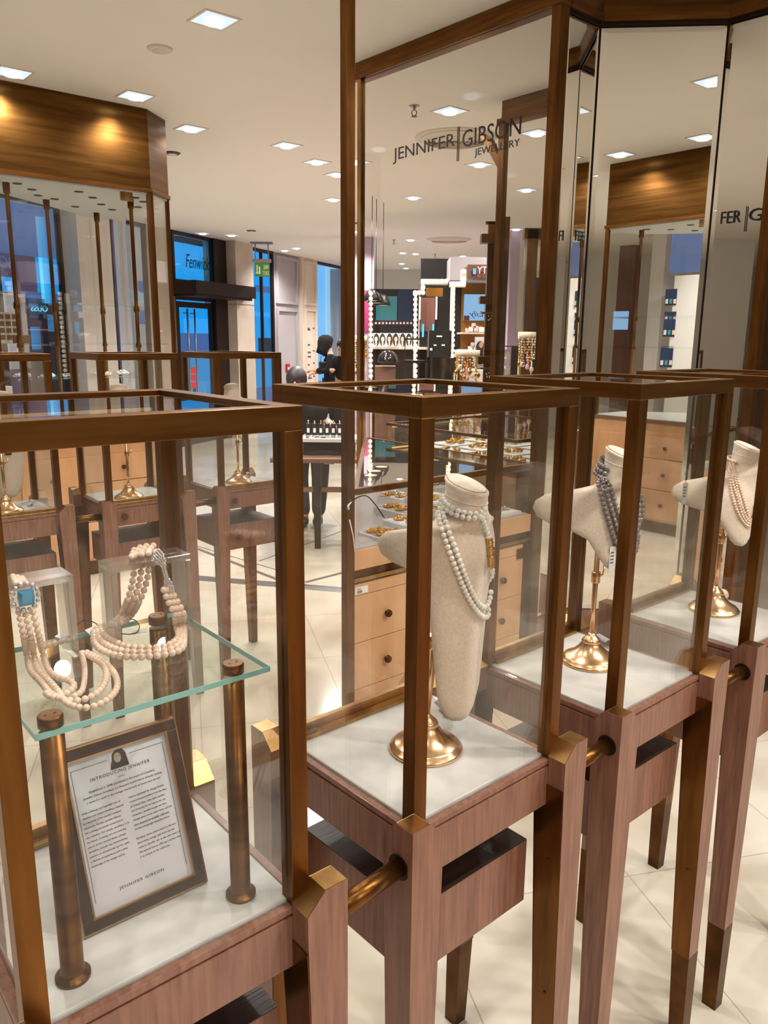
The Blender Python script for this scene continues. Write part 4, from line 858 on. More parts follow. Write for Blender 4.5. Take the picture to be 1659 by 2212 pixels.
trays = [(2.03, 2.375, .15, .15), (2.22, 2.40, .20, .19), (2.46, 2.39, .22, .17), (2.70, 2.40, .20, .2), (2.34, 2.62, .16, .2), (2.54, 2.61, .20, .2), (2.74, 2.64, .15, .22), (2.53, 2.84, .14, .18), (2.72, 2.88, .17, .2), (2.73, 3.10, .14, .16)]
tl_ = ['first tray from the pole', 'second tray from the pole', 'third tray from the pole', 'tray at the right end']
for i, (u, v, a, c) in enumerate(trays):
    hgt = (.0, .02, .045)[i % 3]
    t = thing('jewellery_tray', 'pale velvet jewellery tray under the counter glass', 'tray', XY(u, v, .80), TH, 'trays in the counter showcase')
    b_ = MB(); b_.box(-a/2, a/2, -c/2, c/2, 0, .012+hgt); b_.build('base', 'white_gloss' if i % 2 else 'wall_white', t)
    b_ = MB(); b_.box(-a/2+.012, a/2-.012, -c/2+.012, c/2-.012, .012+hgt, .015+hgt); b_.build('pad', 'paper' if i % 2 else 'wall_grey', t)
    kd = ('gold', 'silver', 'pearl')[(i*2+i//3) % 3]
    for k in range(5):
        brooch(u+(-.3+.3*(k % 3))*a*.9, v+(-.22+.45*(k//3))*c*.9, .815+hgt, kd if k % 3 else 'gold', {'gold': 'gold flower brooch', 'silver': 'silver flower brooch', 'pearl': 'gold brooch with pearl centre'}[kd if k % 3 else 'gold']+' on a pale tray in the counter showcase', 'brooches in the counter showcase, '+(kd if k % 3 else 'gold'), k*1.1)
# tall brass pole at the corner of the counter
b_ = MB(); b_.box(-.018, .018, -.018, .018, 0, CEIL-.001); o = b_.build('corner_pole', 'brass', None, .001); place_uv(o, 1.761, 2.268); tag(o, 'tall square brass pole running from the floor to the ceiling beside the counter', 'pole')
b_ = MB(); b_.tube([(.0, -.021, 1.0), (-.02, -.026, .985), (-.015, -.024, .97)], .004, 6); b_.tube([(-.01, -.022, .93), (.005, -.023, .87), (.016, -.021, .80)], .002, 6); b_.build('white_hook', 'paper', o)

# ------------------------------------------------------------------ glass partition with lettering
gp = uvroot('glass_partition', 'tall glass partition with bronze header and black shop lettering', 'partition')
b_ = MB(); b_.box(2.846, 2.90, 2.262, 3.60, 2.945, CEIL-.001); b_.build('header', 'brass_h', gp)
b_ = MB(); b_.box(2.836, 2.91, 2.252, 3.615, 2.914, 2.945); b_.build('header_lip', 'brass_h', gp)
b_ = MB(); b_.box(2.84, 2.87, 3.545, 3.575, .0, 2.914); b_.build('left_post', 'brass_light', gp); b_ = MB(); b_.box(2.842, 2.90, 2.255, 2.300, .0, 2.914); b_.build('right_post', 'brass', gp)
b_ = MB(); b_.box(2.85, 2.858, 2.300, 3.545, .0, 2.914); pn = b_.build('glass_pane', 'glass', gp)
def letter_u(body, v_left, v_right, z0, h, u, m='ink', par=pn, nm='lettering'):
    return text(body, m, par, Matrix(((0, 0, -1, u), (-1, 0, 0, v_left), (0, 1, 0, z0), (0, 0, 0, 1))), v_left-v_right, h, nm, ext=.002)
letter_u('JENNIFER', 3.288, 2.845, 2.456, .075, 2.847); letter_u('GIBSON', 2.795, 2.443, 2.456, .075, 2.847); letter_u('JEWELLERY', 2.715, 2.446, 2.400, .040, 2.847)
b_ = MB(); b_.box(2.846, 2.849, 2.816, 2.820, 2.403, 2.553); b_.box(2.846, 2.849, 2.826, 2.829, 2.403, 2.553); b_.build('divider_line', 'ink', pn)
# second partition behind it
rp = uvroot('glass_partition', 'second bronze framed partition standing behind the lettered glass', 'partition')
b_ = MB(); b_.box(3.93, 3.98, 2.4, 3.53, 2.90, CEIL-.001); b_.build('header', 'brass_h', rp)
b_ = MB(); b_.box(3.92, 3.99, 2.4, 3.56, 2.865, 2.90); b_.build('header_lip', 'brass_h', rp)
b_ = MB(); b_.box(3.925, 3.97, 3.50, 3.545, 0, 2.865); b_.build('post', 'brass', rp); b_ = MB(); b_.box(3.94, 3.946, 2.4, 3.50, .9, 2.865); b_.build('glass_pane', 'glass', rp)
b_ = MB(); b_.prism([(3.93, 3.545), (3.97, 3.545), (3.97, 3.75), (3.93, 3.75)], 2.62, 2.72); b_.bm.clear()
P0, P1, P2, P3 = [PU_ for PU_ in (atu(1035, 283, 3.95), atu(1062, 300, 3.95), atu(1080, 338, 3.95), atu(1080, 365, 3.95))]
b_.loft([[(3.93, q.y, q.z), (3.97, q.y, q.z)] + [] for q in (P0, P1, P2, P3)], cap=False, smooth=False, closed=False); b_.bm.clear()
vs = []
for uu in (3.93, 3.97): vs.append([b_.v((uu, q.y, q.z)) for q in (P0, P1, P2, P3)])
b_.face(vs[0]); b_.face(vs[1][::-1])
for i in range(4): b_.face([vs[0][i], vs[1][i], vs[1][(i+1) % 4], vs[0][(i+1) % 4]])
b_.build('diagonal_brace', 'brass', rp)
VR = 3.42
c2 = uvroot('rear_showcase', 'showcase with yellow gold jewellery behind the lettered glass', 'counter')
b_ = MB(); b_.box(2.93, 3.88, 2.45, VR, 0, .93); b_.build('body', 'maple', c2); b_ = MB(); b_.box(2.93, 3.88, 2.45, VR, .93, .96); b_.build('top_edge', 'brass_h', c2)
b_ = MB()
for q in ((2.93, 3.88, 2.45, 2.47), (2.93, 3.88, VR-.02, VR), (2.93, 2.95, 2.47, VR-.02), (3.86, 3.88, 2.47, VR-.02)): b_.box(q[0], q[1], q[2], q[3], 1.10, 1.115)
b_.build('glass_rim', 'brass_h', c2)
for q in ((2.935, 3.875, 2.455, 2.46), (2.935, 3.875, VR-.01, VR-.005), (2.935, 2.94, 2.46, VR-.01), (3.87, 3.875, 2.46, VR-.01)): b_ = MB(); b_.box(q[0], q[1], q[2], q[3], .96, 1.10); b_.build('glass_pane', 'glass', c2)
b_ = MB(); b_.box(2.95, 3.86, 2.47, VR-.02, 1.104, 1.11); b_.build('glass_top', 'glass', c2)
b_ = MB(); b_.box(2.95, 3.86, VR-.04, VR-.03, 1.09, 1.098); b_.build('light_strip', 'strip_glow', c2)
for i in range(12):
    u, v = 3.08+.27*(i % 3), 2.60+.23*(i//3)
    t = thing('jewellery_tray', 'white tray of yellow gold pieces in the showcase behind the lettered glass', 'tray', XY(u, v, .96), TH, 'trays in the rear showcase'); b_ = MB(); b_.box(-.11, .11, -.10, .10, 0, .02); b_.build('base', 'paper', t)
    heap('gold_pieces', u, v, .98, 24, .085, 'gold', 'handful of yellow gold jewellery on a white tray behind the lettered glass', 'jewellery', 'gold jewellery in the rear showcase', .15, (.006, .012))
b_ = MB(); b_.box(-.03, .03, -.001, .001, 0, .025); o = b_.build('blue_display', 'neon_blue'); place_uv(o, 2.95, 2.9, 1.037); 
bpy.data.objects.remove(o)
# small shelf tower seen through the glass right of the make-up shop
def prect(mb, x0, y0, x1, y1, Y, t=.05):
    a = aty(x0, y1, Y); b2 = aty(x1, y0, Y); mb.box(min(a.x, b2.x), max(a.x, b2.x), Y, Y+t, min(a.z, b2.z), max(a.z, b2.z)); return mb
def pthing(name, m, label, cat, rects, Y, t=.05, grp=None, bevel=0):
    b_ = MB()
    for q in rects: prect(b_, *q, Y, t)
    o = b_.build(name, m, None, bevel); tag(o, label, cat, grp); return o
def ppart(par, name, m, rects, Y, t=.05):
    b_ = MB()
    for q in rects: prect(b_, *q, Y, t)
    return b_.build(name, m, par)
tw = thing('shelf_tower', 'brown bracketed shelf tower seen through the lettered glass', 'shelf', aty(1065, 1000, 5.9)*0, 0)
ppart(tw, 'upright', 'brass', [(1050, 478, 1056, 1200), (1050, 478, 1078, 484), (1072, 468, 1083, 1200)], 5.9, .04)
for q in ((1040, 505, 1078, 524), (1037, 640, 1074, 656), (1033, 770, 1070, 786)): ppart(tw, 'bracket', 'brass', [q], 5.8, .1)
for q in ((1040, 674, 1068, 678), (1036, 794, 1064, 798)): ppart(tw, 'glass_shelf', 'grey_metal', [q], 5.85, .2)
for (x, y) in ((1060, 684), (1056, 808)):
    c = aty(x, y, 5.9); b_ = MB()
    for k in range(14): b_.ball((c.x+random.uniform(-.02, .02), c.y+random.uniform(-.01, .01), c.z+random.uniform(-.03, .02)), .006, 6, 5)
    o = b_.build('hanging_beads', 'silver'); tag(o, 'cluster of small silver beads hanging on the shelf tower', 'jewellery', 'bead clusters on the shelf tower')

# ------------------------------------------------------------------ mirrored column
def mirror(pa, pb, z0, z1, label, th=.02, bevelw=.03):
    a, c = Vector(pa), Vector(pb); d = (c-a).normalized(); n = Vector((-d.y, d.x))     # n points behind
    t = uvroot('mirror_panel', label, 'mirror', 'bevelled mirrors of the column')
    b_ = MB(); b_.prism([a+n*.004, c+n*.004, c+n*th, a+n*th], z0, z1); b_.build('backing', 'dark_bronze', t)
    L = (c-a).length; g = .004; bw = min(bevelw, L*.2)
    b_ = MB()
    def q(s, z, off_): p = a+d*s-n*off_; return b_.v((p.x, p.y, z))
    o4 = [q(g, z0+g, -.0035), q(L-g, z0+g, -.0035), q(L-g, z1-g, -.0035), q(g, z1-g, -.0035)]; i4 = [q(g+bw, z0+g+bw, 0), q(L-g-bw, z0+g+bw, 0), q(L-g-bw, z1-g-bw, 0), q(g+bw, z1-g-bw, 0)]
    b_.face(i4)
    for k in range(4): b_.face([o4[k], o4[(k+1) % 4], i4[(k+1) % 4], i4[k]])
    b_.build('mirror_glass', 'mirror', t)
    return t
MA, M1, M2, M3 = (2.905, 2.272), (3.14, 2.272), (3.513, 1.893), (3.525, 1.66)
mirror(MA, M1, .27, 2.90, 'narrow tall mirror right of the lettered glass', bevelw=.02)
mirror(M1, M2, .27, 2.90, 'wide diagonal mirror on the column, second from the lettered glass', bevelw=.022)
mirror(M2, M3, .27, 2.90, 'tall mirror with reflected black lettering drawn on it near the right photo edge', bevelw=.02)
core = MB(); core.prism([(2.91, 2.295), (3.152, 2.295), (3.538, 1.905), (3.55, 1.66), (4.3, 1.66), (4.3, 2.295)], 0, CEIL-.002); o = core.build('column_core', 'brass_dark'); o.rotation_euler = (0, 0, TH); o['kind'] = 'structure'; o.name = 'wall_column'
hd = uvroot('column_header', 'bronze header band folding around the top of the mirrored column', 'header')
def band(pts, dz0, dz1, out, m, nm):
    b_ = MB(); P = [Vector(p) for p in pts]; outer = []
    for i, p in enumerate(P):
        ds = []
        if i > 0: ds.append((P[i]-P[i-1]).normalized())
        if i < len(P)-1: ds.append((P[i+1]-P[i]).normalized())
        nn_ = sum((Vector((d.y, -d.x)) for d in ds), Vector((0, 0))); nn_.normalize(); sc_ = 1/max(.5, nn_.dot(Vector((ds[0].y, -ds[0].x)))); outer.append(p+nn_*out*sc_)
    for i in range(len(P)-1): b_.prism([P[i], P[i+1], outer[i+1], outer[i]], dz0, dz1)
    b_.build(nm, m, hd)
band([MA, M1, M2, M3], 2.945, CEIL-.001, .012, 'brass_fascia', 'band'); band([MA, M1, M2, M3], 2.914, 2.945, .022, 'brass_h', 'lip'); band([MA, M1, M2, M3], 2.900, 2.914, .004, 'dark_bronze', 'shadow_gap')
b_ = MB(); b_.prism([(3.50, 1.615), (3.545, 1.615), (3.545, 1.66), (3.50, 1.66)], 0, 2.914); b_.build('edge_post', 'brass', hd)
pl_ = MB(); 
for a, c in ((MA, M1), (M1, M2), (M2, M3)):
    A_, C_ = Vector(a), Vector(c); d = (C_-A_).normalized(); n = Vector((-d.y, d.x)); pl_.prism([A_-n*.004, C_-n*.004, C_+n*.02, A_+n*.02], 0, .268)
pl_.build('plinth', 'wood', hd)
# reflection of lettering, drawn straight onto the right mirror
q0, q1 = atu(1608, 500, 3.514), atu(1608, 446, 3.514); mp_ = MB(); mp_.box(3.512, 3.514, q0.y-.002, q0.y+.002, q0.z, q1.z); dv = mp_.build('painted_reflection_bar', 'ink', hd)
a = atu(1556, 484, 3.514); c = atu(1600, 480, 3.514); letter_u('FER', a.y-.0, c.y+.004, a.z, .05, 3.513, par=hd, nm='painted_reflection')
a = atu(1616, 478, 3.518); c = atu(1690, 474, 3.52); letter_u('GIB', a.y, c.y, a.z, .05, 3.517, par=hd, nm='painted_reflection')

# ------------------------------------------------------------------ beyond the partition: lilac walls, bead racks, make-up shop
a, c = atz(1088, 535, CEIL), atz(1125, 497, CEIL); d = (c-a).normalized(); n = Vector((-d.y, d.x, 0))*.12
if n.y < 0: n = -n
b_ = MB(); b_.prism([a[:2], c[:2], (c+n)[:2], (a+n)[:2]], 0, CEIL-.001); lw = b_.build('wall_lilac', 'wall_lilac'); struct(lw)
q0, q1 = atz(1125, 497, CEIL), atz(1134, 497, CEIL); b_ = MB(); b_.prism([q0[:2], q1[:2], (q1.x, q1.y+.5), (q0.x, q0.y+.5)], 0, CEIL-.001); struct(b_.build('trim_4', 'wall_cream'))
for (x, y, w_, h_) in ((1111, 560, 2.2, 20), (1108, 610, 3, 34), (1112, 650, 2, 20), (1113, 760, 3.5, 36), (1114, 735, 2, 26), (1097, 700, 3, 16), (1098, 680, 2, 10)):
    f_ = (x-1088)/37.0; Pp = a+(c-a)*f_; dd = ray(x, y); nrm = Vector((-d.y, d.x, 0)); tt = nrm.dot(a-EYEP)/nrm.dot(dd); P_ = EYEP+dd*(tt*.998); sc_ = (P_-EYEP).length/1707
    b_ = MB(); b_.M = Matrix.Translation(P_) @ Matrix.Rotation(math.atan2(d.y, d.x), 4, 'Z'); k_ = 4.0
    b_.loft([[(w_*sc_*k_*math.cos(t_)*(1+.3*math.sin(3*t_+x)), yy, h_*sc_*math.sin(t_)) for t_ in [2*math.pi*i/18 for i in range(18)]] for yy in (-.002, .0)], smooth=False)
    tag(b_.build('wall_print', 'pink_print'), 'faded pink flower print on the lilac wall', 'print', 'pink prints on the lilac wall')
# lilac wall in the strip beside the pole
b_ = MB(); q0 = aty(752, 520, 12.0); q1 = aty(800, 526, 12.0); b_.box(q0.x, q1.x+.05, 12.0, 12.2, 0, CEIL-.001); struct(b_.build('wall_lilac', 'wall_lilac'))
c = aty(792, 672, 11.997); b_ = MB(); b_.M = Matrix.Translation(c); b_.loft([[(.11*math.cos(t_), yy, .30*math.sin(t_)) for t_ in [2*math.pi*i/24 for i in range(24)]] for yy in (-.01, .0)], smooth=False); tag(b_.build('magenta_disc', 'magenta'), 'magenta oval on the lilac wall beside the pole', 'print')
def bead_rack(x0, x1, ytop, ybot, Y, label, dens=9, scarf=False):
    A_, C_ = aty(x0, ytop, Y), aty(x1, ytop, Y); t = thing('bead_rack', label, 'rack', (A_.x, Y, 0), 0, 'jewellery racks with cream tops'); L = C_.x-A_.x; z = A_.z; zb = aty(x0, ybot, Y).z
    b_ = MB(); b_.tube([(0, 0, z), (L*.5, 0, z+.004), (L, 0, z)], [.032, .03, .032], 10); b_.build('wrapped_bar', 'fringe', t)
    for x in (L*.12, L*.88): b_ = MB(); b_.tube([(x, .02, z), (x, .02, 0)], .008, 8); b_.build('stand_leg', 'brass_light', t)
    rn = random.Random(x0)
    for i in range(dens):
        x = L*(i+.5)/dens; ln = rn.uniform(.2, .5)*(z-zb)*1.4; b_ = MB()
        k = 0; zz = z-.03
        while zz > z-ln: b_.ball((x+rn.uniform(-.006, .006), -.03, zz), rn.uniform(.006, .013), 6, 5); zz -= .022
        b_.ball((x, -.03, zz-.01), .02, 8, 6, (1, .5, 1.2)); b_.build('hanging_necklace', ['gold', 'fringe', 'silver', 'gold', 'scarf'][i % 5], t)
    if scarf:
        b_ = MB(); b_.box(0, L, .03, .06, zb-.6, z-.02); b_.build('patterned_cloth', 'scarf', t); b_ = MB(); b_.box(0, L, .02, .03, zb-.6, zb+.25); b_.build('purple_cloth', 'pink_print', t)
        b_ = MB(); b_.lathe([(.05, 0), (.05, .006)], n=10); fl_ = b_.build('flower', 'gold', t); fl_.rotation_euler = (R(90), 0, 0); fl_.location = (L*.4, .015, zb+.16)
    return t
bead_rack(758, 793, 731, 830, 8.6, 'cream topped rack with necklaces and patterned cloth beside the pole', 6, True)
bead_rack(1120, 1157, 725, 830, 6.9, 'cream topped necklace rack in front of the rear brown frame', 8)
bead_rack(983, 1036, 764, 830, 6.6, 'low cream topped necklace rack before the make-up shop', 9)
# frame with earring cards
t = thing('earring_card_display', 'dark wire frame holding rows of earring cards by the lilac wall', 'display', (0, 0, 0)); ppart(t, 'wire_frame', 'ink', [(1080, 747, 1105, 749), (1103, 747, 1105, 1130)], 6.6, .01)
for y in (755, 775, 796): ppart(t, 'earring_card', 'wall_grey', [(1080, y, 1102, y+16)], 6.62, .01)
for y in (758, 779, 800):
    c_ = aty(1091, y+5, 6.6); b_ = MB()
    for k in range(10): b_.ball((c_.x+random.uniform(-.04, .04), c_.y-.005, c_.z+random.uniform(-.015, .02)), .005, 6, 4)
    b_.build('earrings', 'gold', t)
# brown frame right of the lilac wall, leading to a darker hall
t = thing('rear_door_frame', 'bronze door frame at the right of the lilac wall behind the glass', 'frame', (0, 0, 0)); ppart(t, 'post', 'brass', [(1133, 495, 1141, 1122)], 7.2, .08); ppart(t, 'header', 'brass_fascia', [(1133, 493, 1200, 515)], 7.2, .1)
pthing('dark_display_wall', 'navy_panel', 'dark blue display wall behind the right bead rack', 'wall display', [(1138, 600, 1215, 1000)], 13, .2); pthing('red_poster', 'dark_red', 'dark red poster on the dark display wall', 'poster', [(1152, 628, 1166, 700)], 12.95, .05); pthing('teal_poster', 'teal_panel', 'teal and blue poster on the dark display wall', 'poster', [(1141, 630, 1150, 702)], 12.95, .06)
pthing('orange_bottle', 'orange', 'bright orange packaged bottle at the foot of the right post', 'bottle', [(1183, 785, 1194, 805.5), (1186, 772, 1191, 785)], 5.6, .06); pthing('white_card', 'paper', 'white product card above a black box near the right post', 'card', [(1186, 716, 1196, 740)], 5.8, .02); pthing('display_plinth', 'brown_board', 'brown plinth under the orange bottle by the right post', 'plinth', [(1178, 805, 1202, 1225)], 5.55, .4)
pthing('black_box', 'black', 'black box under the white card near the right post', 'box', [(1185, 742, 1196, 806)], 5.8, .05)

# make-up shop
YS = 9.0
ms = thing('shop_backdrop', 'dark backdrop of the make-up shop with glowing teal screens', 'shop fitting', (0, 0, 0))
ppart(ms, 'dark_panel', 'street_dark', [(797, 625, 905, 1000)], 11.2, .1); ppart(ms, 'dark_panel', 'black', [(900, 560, 1085, 1085)], 9.3, .1); ppart(ms, 'teal_screen', 'teal_panel', [(812, 640, 858, 692)], 11.1, .05); ppart(ms, 'navy_screen', 'navy_panel', [(859, 626, 893, 694)], 11.1, .05); ppart(ms, 'grey_bulkhead', 'wall_grey', [(972, 556, 1085, 605)], 8.76, .5)
ppart(ms, 'caption_strip', 'dark_red', [(806, 694, 895, 702)], 10.6, .05)
for i in range(11): ppart(ms, 'caption_letter', 'paper', [(810+7.6*i, 696, 814+7.6*i, 700)], 10.58, .01)
# row of beauty portraits (generic faces)
for i in range(6):
    x = 806+14.2*i; t = thing('portrait_poster', 'portrait of a dark haired woman on white, one of the row under the lettering', 'poster', aty(x+6.5, 735, 9.6), 0, 'row of beauty portraits')
    S_ = 9.6/1750; b_ = MB(); b_.box(-6.8*S_, 6.8*S_, 0, .02, -15*S_, 15*S_); b_.build('white_ground', 'paper', t)
    def ell(cx, cz, rx, rz_, m_, y_, nm): b_ = MB(); b_.M = Matrix.Translation((cx*S_, 0, cz*S_)); b_.loft([[(rx*S_*math.cos(q), yy, rz_*S_*math.sin(q)) for q in [2*math.pi*k/20 for k in range(20)]] for yy in (y_, y_+.004)], smooth=False); b_.build(nm, m_, t)
    ell(.5*(-1)**i, 1, 6.2, 13.5, 'photo_hair', -.006, 'hair'); ell(0, 2, 3.4, 5.6, 'velvet', -.011, 'face'); ell(0, -7, 1.8, 6, 'velvet', -.010, 'neck')
    for ex in (-1.3, 1.3): ell(ex, 3.1, .7, .35, 'ink', -.013, 'eye')
    ell(0, -.6, .9, .35, 'magenta', -.013, 'lips')
pthing('shop_counter', 'dark_bronze', 'dark low counter under the row of portraits', 'counter', [(800, 753, 935, 1080)], 9.3, .5)
pthing('counter_top', 'stone', 'pale counter edge under the row of portraits', 'worktop', [(800, 750, 940, 754)], 9.2, .7)
# frames set with bulbs
def marquee(label, segs, Y, wpx, skip=1):
    t = thing('bulb_frame', label, 'light frame', (0, 0, 0), 0, 'frames set with round bulbs')
    b_ = MB()
    for (x0, y0, x1, y1) in segs: prect(b_, min(x0, x1)-wpx/2, min(y0, y1)-wpx/2, max(x0, x1)+wpx/2, max(y0, y1)+wpx/2, Y, .12)
    prect(b_, segs[0][0]-3, 805, segs[0][0]+3, 1095, Y+.03, .06) if segs[0][1] < 800 else None
    b_.build('frame_box', 'wall_cream', t)
    for (x0, y0, x1, y1) in segs:
        L = max(abs(x1-x0), abs(y1-y0)); n = max(1, round(L/10.8))
        for i in range(n+1):
            p = aty(x0+(x1-x0)*i/n, y0+(y1-y0)*i/n, Y); b_ = MB(); b_.ball((p.x, p.y-.02, p.z), .021, 10, 7); b_.build('bulb', 'bulb_glow', t)
    return t
marquee('stepped frame of glowing bulbs on the left of the make-up shop', [(897, 636, 897, 812), (897, 632, 914, 632), (914, 610, 964, 607), (914, 620, 914, 622)], 8.2, 8)
marquee('tall frame of glowing bulbs on the right of the make-up shop', [(978, 625, 977, 768), (978, 614, 1001, 614), (1002, 587, 1002, 603)], 7.8, 11)
marquee('narrow line of bulbs at the left edge of the lettered glass', [(801, 634, 801, 812)], 8.4, 4)
pthing('gold_curtain', 'gold_leaf', 'crumpled gold curtain behind the bright screen', 'curtain', [(985, 606, 1078, 1080)], 9.2, .08)
b_ = MB(); 
sc_ = thing('bright_screen', 'pale blue lit screen with thin handwriting', 'screen', (0, 0, 0)); ppart(sc_, 'screen_panel', 'screen_glow', [(1002, 636, 1048, 692)], 9.15, .05)
q = aty(1036, 688, 9.13); text('Lily', 'navy_panel', sc_, Matrix(((-1, 0, 0, q.x+.04), (0, 0, -1, q.y), (0, 1, 0, q.z), (0, 0, 0, 1))), .16, .08, ext=.002, shear=.3)
ppart(sc_, 'pink_stripe', 'dark_red', [(1002, 682, 1014, 692)], 9.135, .01)
q = aty(1053, 590, 8.6); sb_ = thing('shop_fascia_sign', 'brown shop sign with reversed white letters at the top right of the make-up shop', 'sign', (0, 0, 0)); ppart(sb_, 'board', 'rust', [(1010, 572, 1078, 600)], 8.7, .05)
text('TY', 'paper', sb_, Matrix(((-1, 0, 0, q.x+.0), (0, 0, -1, 8.66), (0, 1, 0, q.z), (0, 0, 0, 1))), .10, .07, ext=.004)
ppart(sb_, 'blue_bottle_print', 'blue_glow', [(1022, 580, 1028, 592)], 8.68, .01)
vm = thing('vanity_mirror', 'dressing mirror edged with two bright tubes in the make-up shop', 'mirror', (0, 0, 0)); ppart(vm, 'mirror_face', 'rust', [(908, 643, 940, 716)], 9.26, .04); 
for x in (905, 941): ppart(vm, 'light_tube', 'tube_glow', [(x, 641, x+4, 690)], 9.23, .06)
for x in (912, 934): ppart(vm, 'blue_tube', 'neon_blue', [(x, 700, x+4, 728)], 9.2, .06)
pthing('gold_box_sign', 'gold_leaf', 'blank gold box sign hanging under the bulb arch', 'sign', [(922, 622, 957, 640)], 8.1, .1)
dm = thing('till_monitor', 'black upright machine with white stickers in front of the make-up shop', 'machine', (0, 0, 0)); ppart(dm, 'body', 'black', [(926, 714, 976, 772)], 7.4, .25); ppart(dm, 'lower_body', 'black_gloss', [(926, 773, 976, 1145)], 7.4, .3)
for q in ((943, 725, 955, 728), (937, 744, 943, 747), (954, 744, 961, 747), (929, 752, 934, 757)): ppart(dm, 'sticker', 'paper', [q], 7.39, .01)
b_ = MB(); cc = aty(838, 780, 7.6); b_.M = Matrix.Translation((cc.x, cc.y, cc.z)); b_.lathe([(.001, .10), (.05, .09), (.085, .05), (.098, 0), (.098, -.01)], n=24); t = b_.build('glass_dome', 'black_gloss'); tag(t, 'dark shiny glass dome on a low brown box', 'dome'); 
pthing('brown_box', 'brown_board', 'low brown box under the dark glass dome', 'box', [(808, 792, 855, 1080)], 7.6, .3)
ch = thing('slim_chair', 'slim dark framed stool in front of the left bulb frame', 'stool', (0, 0, 0)); ppart(ch, 'back', 'dark_bronze', [(872, 731, 876, 900), (872, 731, 922, 734), (919, 731, 923, 900)], 7.5, .03); ppart(ch, 'seat', 'black_gloss', [(874, 779, 918, 784)], 7.3, .3); 
for x in (875, 916): ppart(ch, 'leg', 'dark_bronze', [(x, 784, x+3, 1180)], 7.3, .03)
for i, (x, y) in enumerate(((803, 650), (812, 655), (827, 660))):
    cc = aty(x, y, 8.6+.2*i); t = thing('pendant_lamp', 'black dome pendant lamp hanging left in the make-up shop', 'lamp', (cc.x, cc.y, 0), 0, 'black pendant lamps'); b_ = MB()
    b_.loft([[(r_*math.cos(q), r_*math.sin(q), cc.z+z) for q in [2*math.pi*k/24 for k in range(24)]] for r_, z in ((.02, .12), (.05, .10), (.08, .04), (.09, 0), (.088, 0), (.076, .04), (.046, .098))]); b_.build('shade', 'black', t)
    b_ = MB(); b_.tube([(0, 0, cc.z+.11), (0, 0, CEIL)], .004, 6); b_.build('cable', 'black', t); b_ = MB(); b_.lathe([(.07, .004), (.07, .008)], c=(0, 0, cc.z), n=18); b_.build('bulb', 'tube_glow', t)
pb = 0
for x0, y0, w_, h_ in ((1020, 698, 8, 10), (1014, 706, 8, 10), (1024, 704, 9, 12), (1034, 706, 9, 11), (1006, 709, 8, 8), (1043, 707, 6, 10), (1018, 740, 9, 10), (1012, 748, 9, 9), (1023, 746, 8, 11)):
    pthing('product_box', ('pink_box', 'paper')[pb % 2], 'small pale product box on the gold shop shelves', 'box', [(x0, y0, x0+w_, y0+h_)], 8.5, .06, 'product boxes on the gold shelves'); pb += 1
for y in (718, 757): pthing('shop_shelf', 'wall_cream', ('upper', 'lower')[y > 740]+' pale shelf under the product boxes', 'shelf', [(1000, y, 1052, y+3)], 8.45, .74)
pw = thing('portrait_card', 'standing picture card of a brown haired woman, right of the lower shelf', 'poster', (0, 0, 0)); ppart(pw, 'card', 'white_gloss', [(1024, 728, 1050, 790)], 8.0, .02)
for x_, y_, rx, ry, m_, dy in ((1037, 752, 9, 15, 'photo_hair', .0), (1039, 745, 4.5, 6.5, 'skin_tone', -.008), (1037, 775, 11, 12, 'black', -.004)):
    cc = aty(x_, y_, 7.98); b_ = MB(); b_.M = Matrix.Translation(cc); k_ = 8.0/1740; b_.loft([[(rx*k_*math.cos(q), dy+yy, ry*k_*math.sin(q)) for q in [2*math.pi*k/20 for k in range(20)]] for yy in (-.005, 0)], smooth=False); b_.build('printed_shape', m_, pw)
pthing('light_cabinet', 'wall_cream', 'pale cabinet corner below the product shelves', 'cabinet', [(1000, 800, 1050, 1165)], 7.6, .5)

# ------------------------------------------------------------------ watch table and its customers
wt = thing('watch_table', 'brown table with a slim dark leg under the watch stand', 'table', (0, 0, 0)); Yt = 5.85
A_ = aty(655, 1000, Yt); zt_ = .665
lx = aty(686, 1178, Yt).x; b_ = MB(); b_.box(lx-.35, lx+.9, Yt, Yt+.5, zt_, zt_+.03); b_.build('table_top', 'brown_board', wt); b_ = MB(); b_.box(lx-.35, lx+.9, Yt+.02, Yt+.06, .44, .475); b_.build('stretcher', 'brown_board', wt)
for (x, y) in ((lx, Yt+.03), (lx+.86, Yt+.03), (lx+.86, Yt+.45), (lx-.3, Yt+.45)):
    b_ = MB(); b_.loft([[(x-.022, y-.02, 0), (x+.022, y-.02, 0), (x+.022, y+.02, 0), (x-.022, y+.02, 0)], [(x-.03, y-.02, zt_), (x+.03, y-.02, zt_), (x+.03, y+.02, zt_), (x-.03, y+.02, zt_)]], smooth=False); b_.build('leg', 'black', wt)
ws = thing('watch_stand', 'black box stand with pale top carrying watches', 'stand', (0, 0, 0)); x0, x1 = aty(655, 980, Yt+.2).x, aty(765, 980, Yt+.2).x
b_ = MB(); b_.box(x0, x1, Yt+.2, Yt+.47, zt_+.031, .80); b_.build('box', 'black', ws); b_ = MB(); b_.box(x0-.02, x1+.02, Yt+.17, Yt+.49, .80, .825); b_.build('pale_top', 'white_gloss', ws)
for q in ((700, 984, 716, 988), (712, 984, 717, 1000), (700, 999, 722, 1003)): ppart(ws, 'white_symbol', 'wall_grey', [q], Yt+.19, .008)
